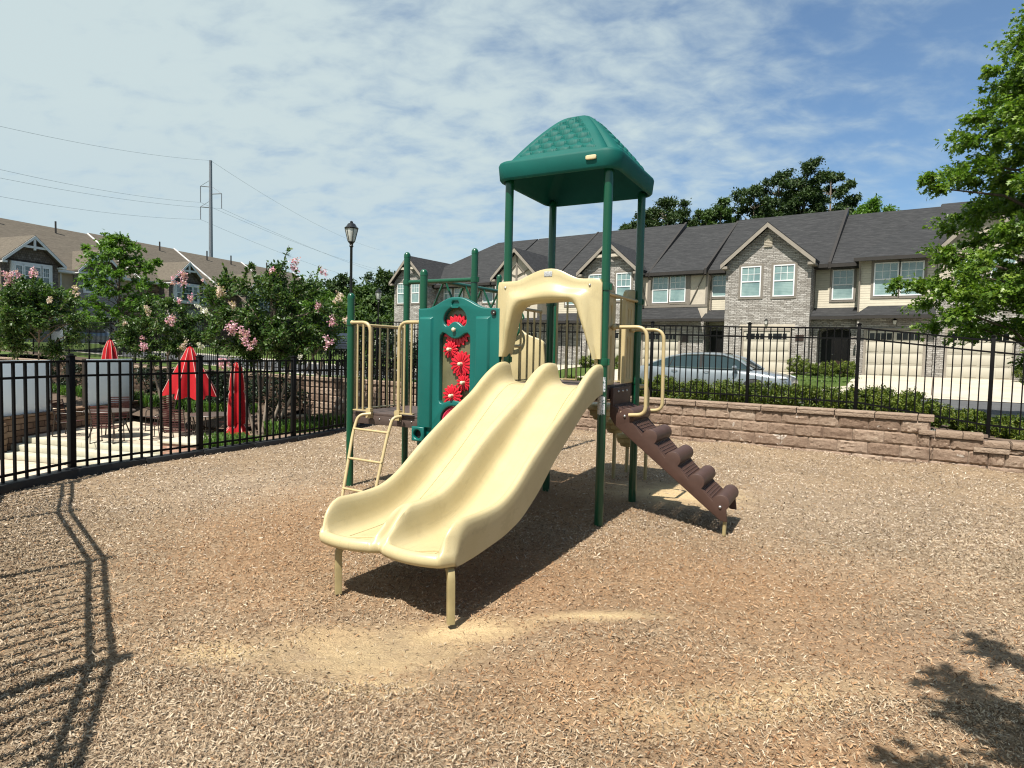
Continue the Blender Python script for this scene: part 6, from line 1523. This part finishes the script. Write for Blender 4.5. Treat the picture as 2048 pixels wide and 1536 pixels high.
# --- dark woods at the far end of the street
wl_=['left-hand','second','third','fourth','fifth','sixth','seventh']
for i,(px,top,Y,rw,cv) in enumerate(((603,566,66,3.0,0),(640,575,62,2.6,1),(664,560,70,3.0,0),(690,545,66,2.8,0),(722,556,60,2.6,1),(742,550,70,2.8,0),(772,541,64,2.2,0),(800,548,74,2.8,0),(700,596,55,2.4,1),(752,590,54,2.4,1),(650,612,54,2.4,1),(796,600,62,2.6,1),(725,620,50,2.2,1),(672,640,50,2.2,1),(775,634,50,2.2,1))):
    x,y,z=pxw(px,top,Y); b=(x,y,.9); H=z-.9; C=[]
    for q in range(46):
        f=rng.random(); zz=H*(1-.92*f); rr=rw*min(1,.25+1.5*f)*rng.uniform(.45,1.0); a=rng.uniform(0,2*PI); C.append((rr*math.cos(a),rr*math.sin(a),zz-.3,rng.uniform(.6,1.0)))
    lab=('dark conifer in the far woods, ','mid green tree in the far woods, ')[cv]+['above the brown roof end','over the last brown house','behind the yellow green myrtle','left of the black street lamp','right of the black street lamp','behind the far lamp','with a spiky top beside the end townhouse','touching the end townhouse roof','below the black lamp head','in front of the far lamp','low beside the last brown house','against the end townhouse wall','low in front of the far lamp','low under the myrtle blooms','low beside the end townhouse'][i]
    tree('woodland_tree',lab,'tree',b,[(0,0,0),(.1,0,H*.5),(0,0,H*.9)],.2,C,13,13,.34,M['leaf_wood'] if cv else M['leaf_pine'],M['bark'],TM_LEAF,.6,'trees of the dark woods',.2,twigs=False,jit=.15)
# --- oak behind the photographer whose branch tips shade the lower right corner
b=(3.5,-1.7,0); C=[]
for (px,py) in ((1885,1347),(1908,1352),(1935,1362),(1952,1385),(1968,1276),(1992,1292),(2020,1308),(2045,1322),(1922,1420),(1946,1427),(1990,1400),(2020,1424),(2042,1445),(2005,1482),(2032,1502),(1838,1531),(1905,1536),(2045,1480)):
    g=far(px,py,3.0); g=Vector((0,0,1.7))+(g-Vector((0,0,1.7)))*(1.7/(1.7-g.z)); z=3.5+rng.normal(0,.1); C.append((g.x-.297*z-b[0],g.y-.493*z-b[1],z,.105))
tree('oak_sapling','oak whose leafy branch tips throw the shadows in the lower right corner','tree',b,[(0,0,0),(-.1,.2,1.8),(-.4,.9,3.2),(-1.0,1.8,3.6)],.08,C,6,5,.11,M['leaf_oak'],M['bark'],TM_OAK,.5,None,1.0,twigs=False)
# ================================================================== CAMERA, LIGHT, SKY
cd=bpy.data.cameras.new('camera'); cam=link(bpy.data.objects.new('camera',cd)); scn.camera=cam
cd.sensor_width=36; cd.sensor_fit='HORIZONTAL'; cd.lens=1246.676/2048*36; cd.clip_end=4000; cd.clip_start=.05
cam.matrix_world=Matrix.Translation((0,0,1.7)) @ Matrix.Rotation(R(90)-.0514,4,'X') @ Matrix.Rotation(.0221,4,'Z')
sv=Vector((-.517,-.857,1.74)).normalized()
sl=bpy.data.lights.new('sun','SUN'); sl.energy=4.9; sl.angle=R(.55); sl.color=(1,.945,.86)
so=link(bpy.data.objects.new('sun',sl)); so.rotation_euler=sv.to_track_quat('Z','Y').to_euler()
w=bpy.data.worlds.new('World'); scn.world=w; w.use_nodes=True; nt=w.node_tree; nn_=nt.nodes; lk=nt.links
bg=nn_['Background']; sky=nn_.new('ShaderNodeTexSky'); sky.sky_type='NISHITA'; sky.sun_disc=False
sky.sun_elevation=math.asin(sv.z); sky.sun_rotation=math.atan2(sv.x,sv.y); sky.air_density=1.0; sky.dust_density=.5; sky.ozone_density=2.2
tc=nn_.new('ShaderNodeTexCoord'); sp=nn_.new('ShaderNodeSeparateXYZ'); lk.new(tc.outputs['Generated'],sp.inputs[0])
def wm(op,a,b=0,c=0):
    x=nn_.new('ShaderNodeMath'); x.operation=op
    for i,v in enumerate((a,b,c)):
        if isinstance(v,(int,float)): x.inputs[i].default_value=v
        else: lk.new(v,x.inputs[i])
    return x.outputs[0]
zz=wm('ADD',wm('MAXIMUM',sp.outputs[2],0),.30)
cb=nn_.new('ShaderNodeCombineXYZ'); lk.new(wm('DIVIDE',sp.outputs[0],zz),cb.inputs[0]); lk.new(wm('DIVIDE',sp.outputs[1],zz),cb.inputs[1])
def wn(scale,detail,rough,sc=(1,1,1),rot=0,dist=0,loc=(0,0,0)):
    mp=nn_.new('ShaderNodeMapping'); mp.inputs['Scale'].default_value=sc; mp.inputs['Rotation'].default_value=(0,0,rot); mp.inputs['Location'].default_value=loc
    lk.new(cb.outputs[0],mp.inputs[0]); x=nn_.new('ShaderNodeTexNoise'); x.inputs['Scale'].default_value=scale; x.inputs['Detail'].default_value=detail; x.inputs['Roughness'].default_value=rough; x.inputs['Distortion'].default_value=dist
    lk.new(mp.outputs[0],x.inputs['Vector']); return x.outputs['Fac']
small=wn(8.5,7,.56,(1,1.5,1),.9,.25); big=wn(.8,4,.55,(1,1.3,1),.3,.2,(3.1,1.7,0)); mid=wn(2.0,6,.6,(1,1.8,1),.6,.4,(.6,2,0))
left=wm('SUBTRACT',wm('MULTIPLY_ADD',sp.outputs[0],-.40,.105),wm('MULTIPLY',wm('MULTIPLY',wm('MAXIMUM',wm('SUBTRACT',sp.outputs[0],.27),0),wm('MAXIMUM',wm('SUBTRACT',sp.outputs[2],.10),0)),2.9))
cov=wm('ADD',wm('ADD',wm('MULTIPLY',small,.95),wm('MULTIPLY',mid,.30)),wm('ADD',wm('MULTIPLY',big,.26),left))
rp=nn_.new('ShaderNodeMapRange'); rp.interpolation_type='SMOOTHSTEP'; rp.inputs[1].default_value=.40; rp.inputs[2].default_value=1.10; rp.inputs[3].default_value=.12; rp.inputs[4].default_value=.97; lk.new(cov,rp.inputs[0])
hz=nn_.new('ShaderNodeMapRange'); hz.inputs[1].default_value=.02; hz.inputs[2].default_value=.30; hz.inputs[3].default_value=.75; hz.inputs[4].default_value=1; lk.new(sp.outputs[2],hz.inputs[0])
cm=nn_.new('ShaderNodeMix'); cm.data_type='RGBA'; lk.new(wm('MULTIPLY',rp.outputs[0],hz.outputs[0]),cm.inputs[0]); hs=nn_.new('ShaderNodeHueSaturation'); hs.inputs['Saturation'].default_value=1.22; hs.inputs['Value'].default_value=1.25; lk.new(sky.outputs[0],hs.inputs['Color']); lk.new(hs.outputs[0],cm.inputs[6]); cm.inputs[7].default_value=(5.75,6.8,6.95,1)
lk.new(cm.outputs[2],bg.inputs['Color']); bg.inputs['Strength'].default_value=.0597
scn.view_settings.view_transform='Standard'; scn.view_settings.look='None'; scn.view_settings.exposure=.85; scn.view_settings.gamma=1
scn.cycles.max_bounces=6; scn.cycles.transparent_max_bounces=8; scn.cycles.use_denoising=True; scn.cycles.filter_width=1.15
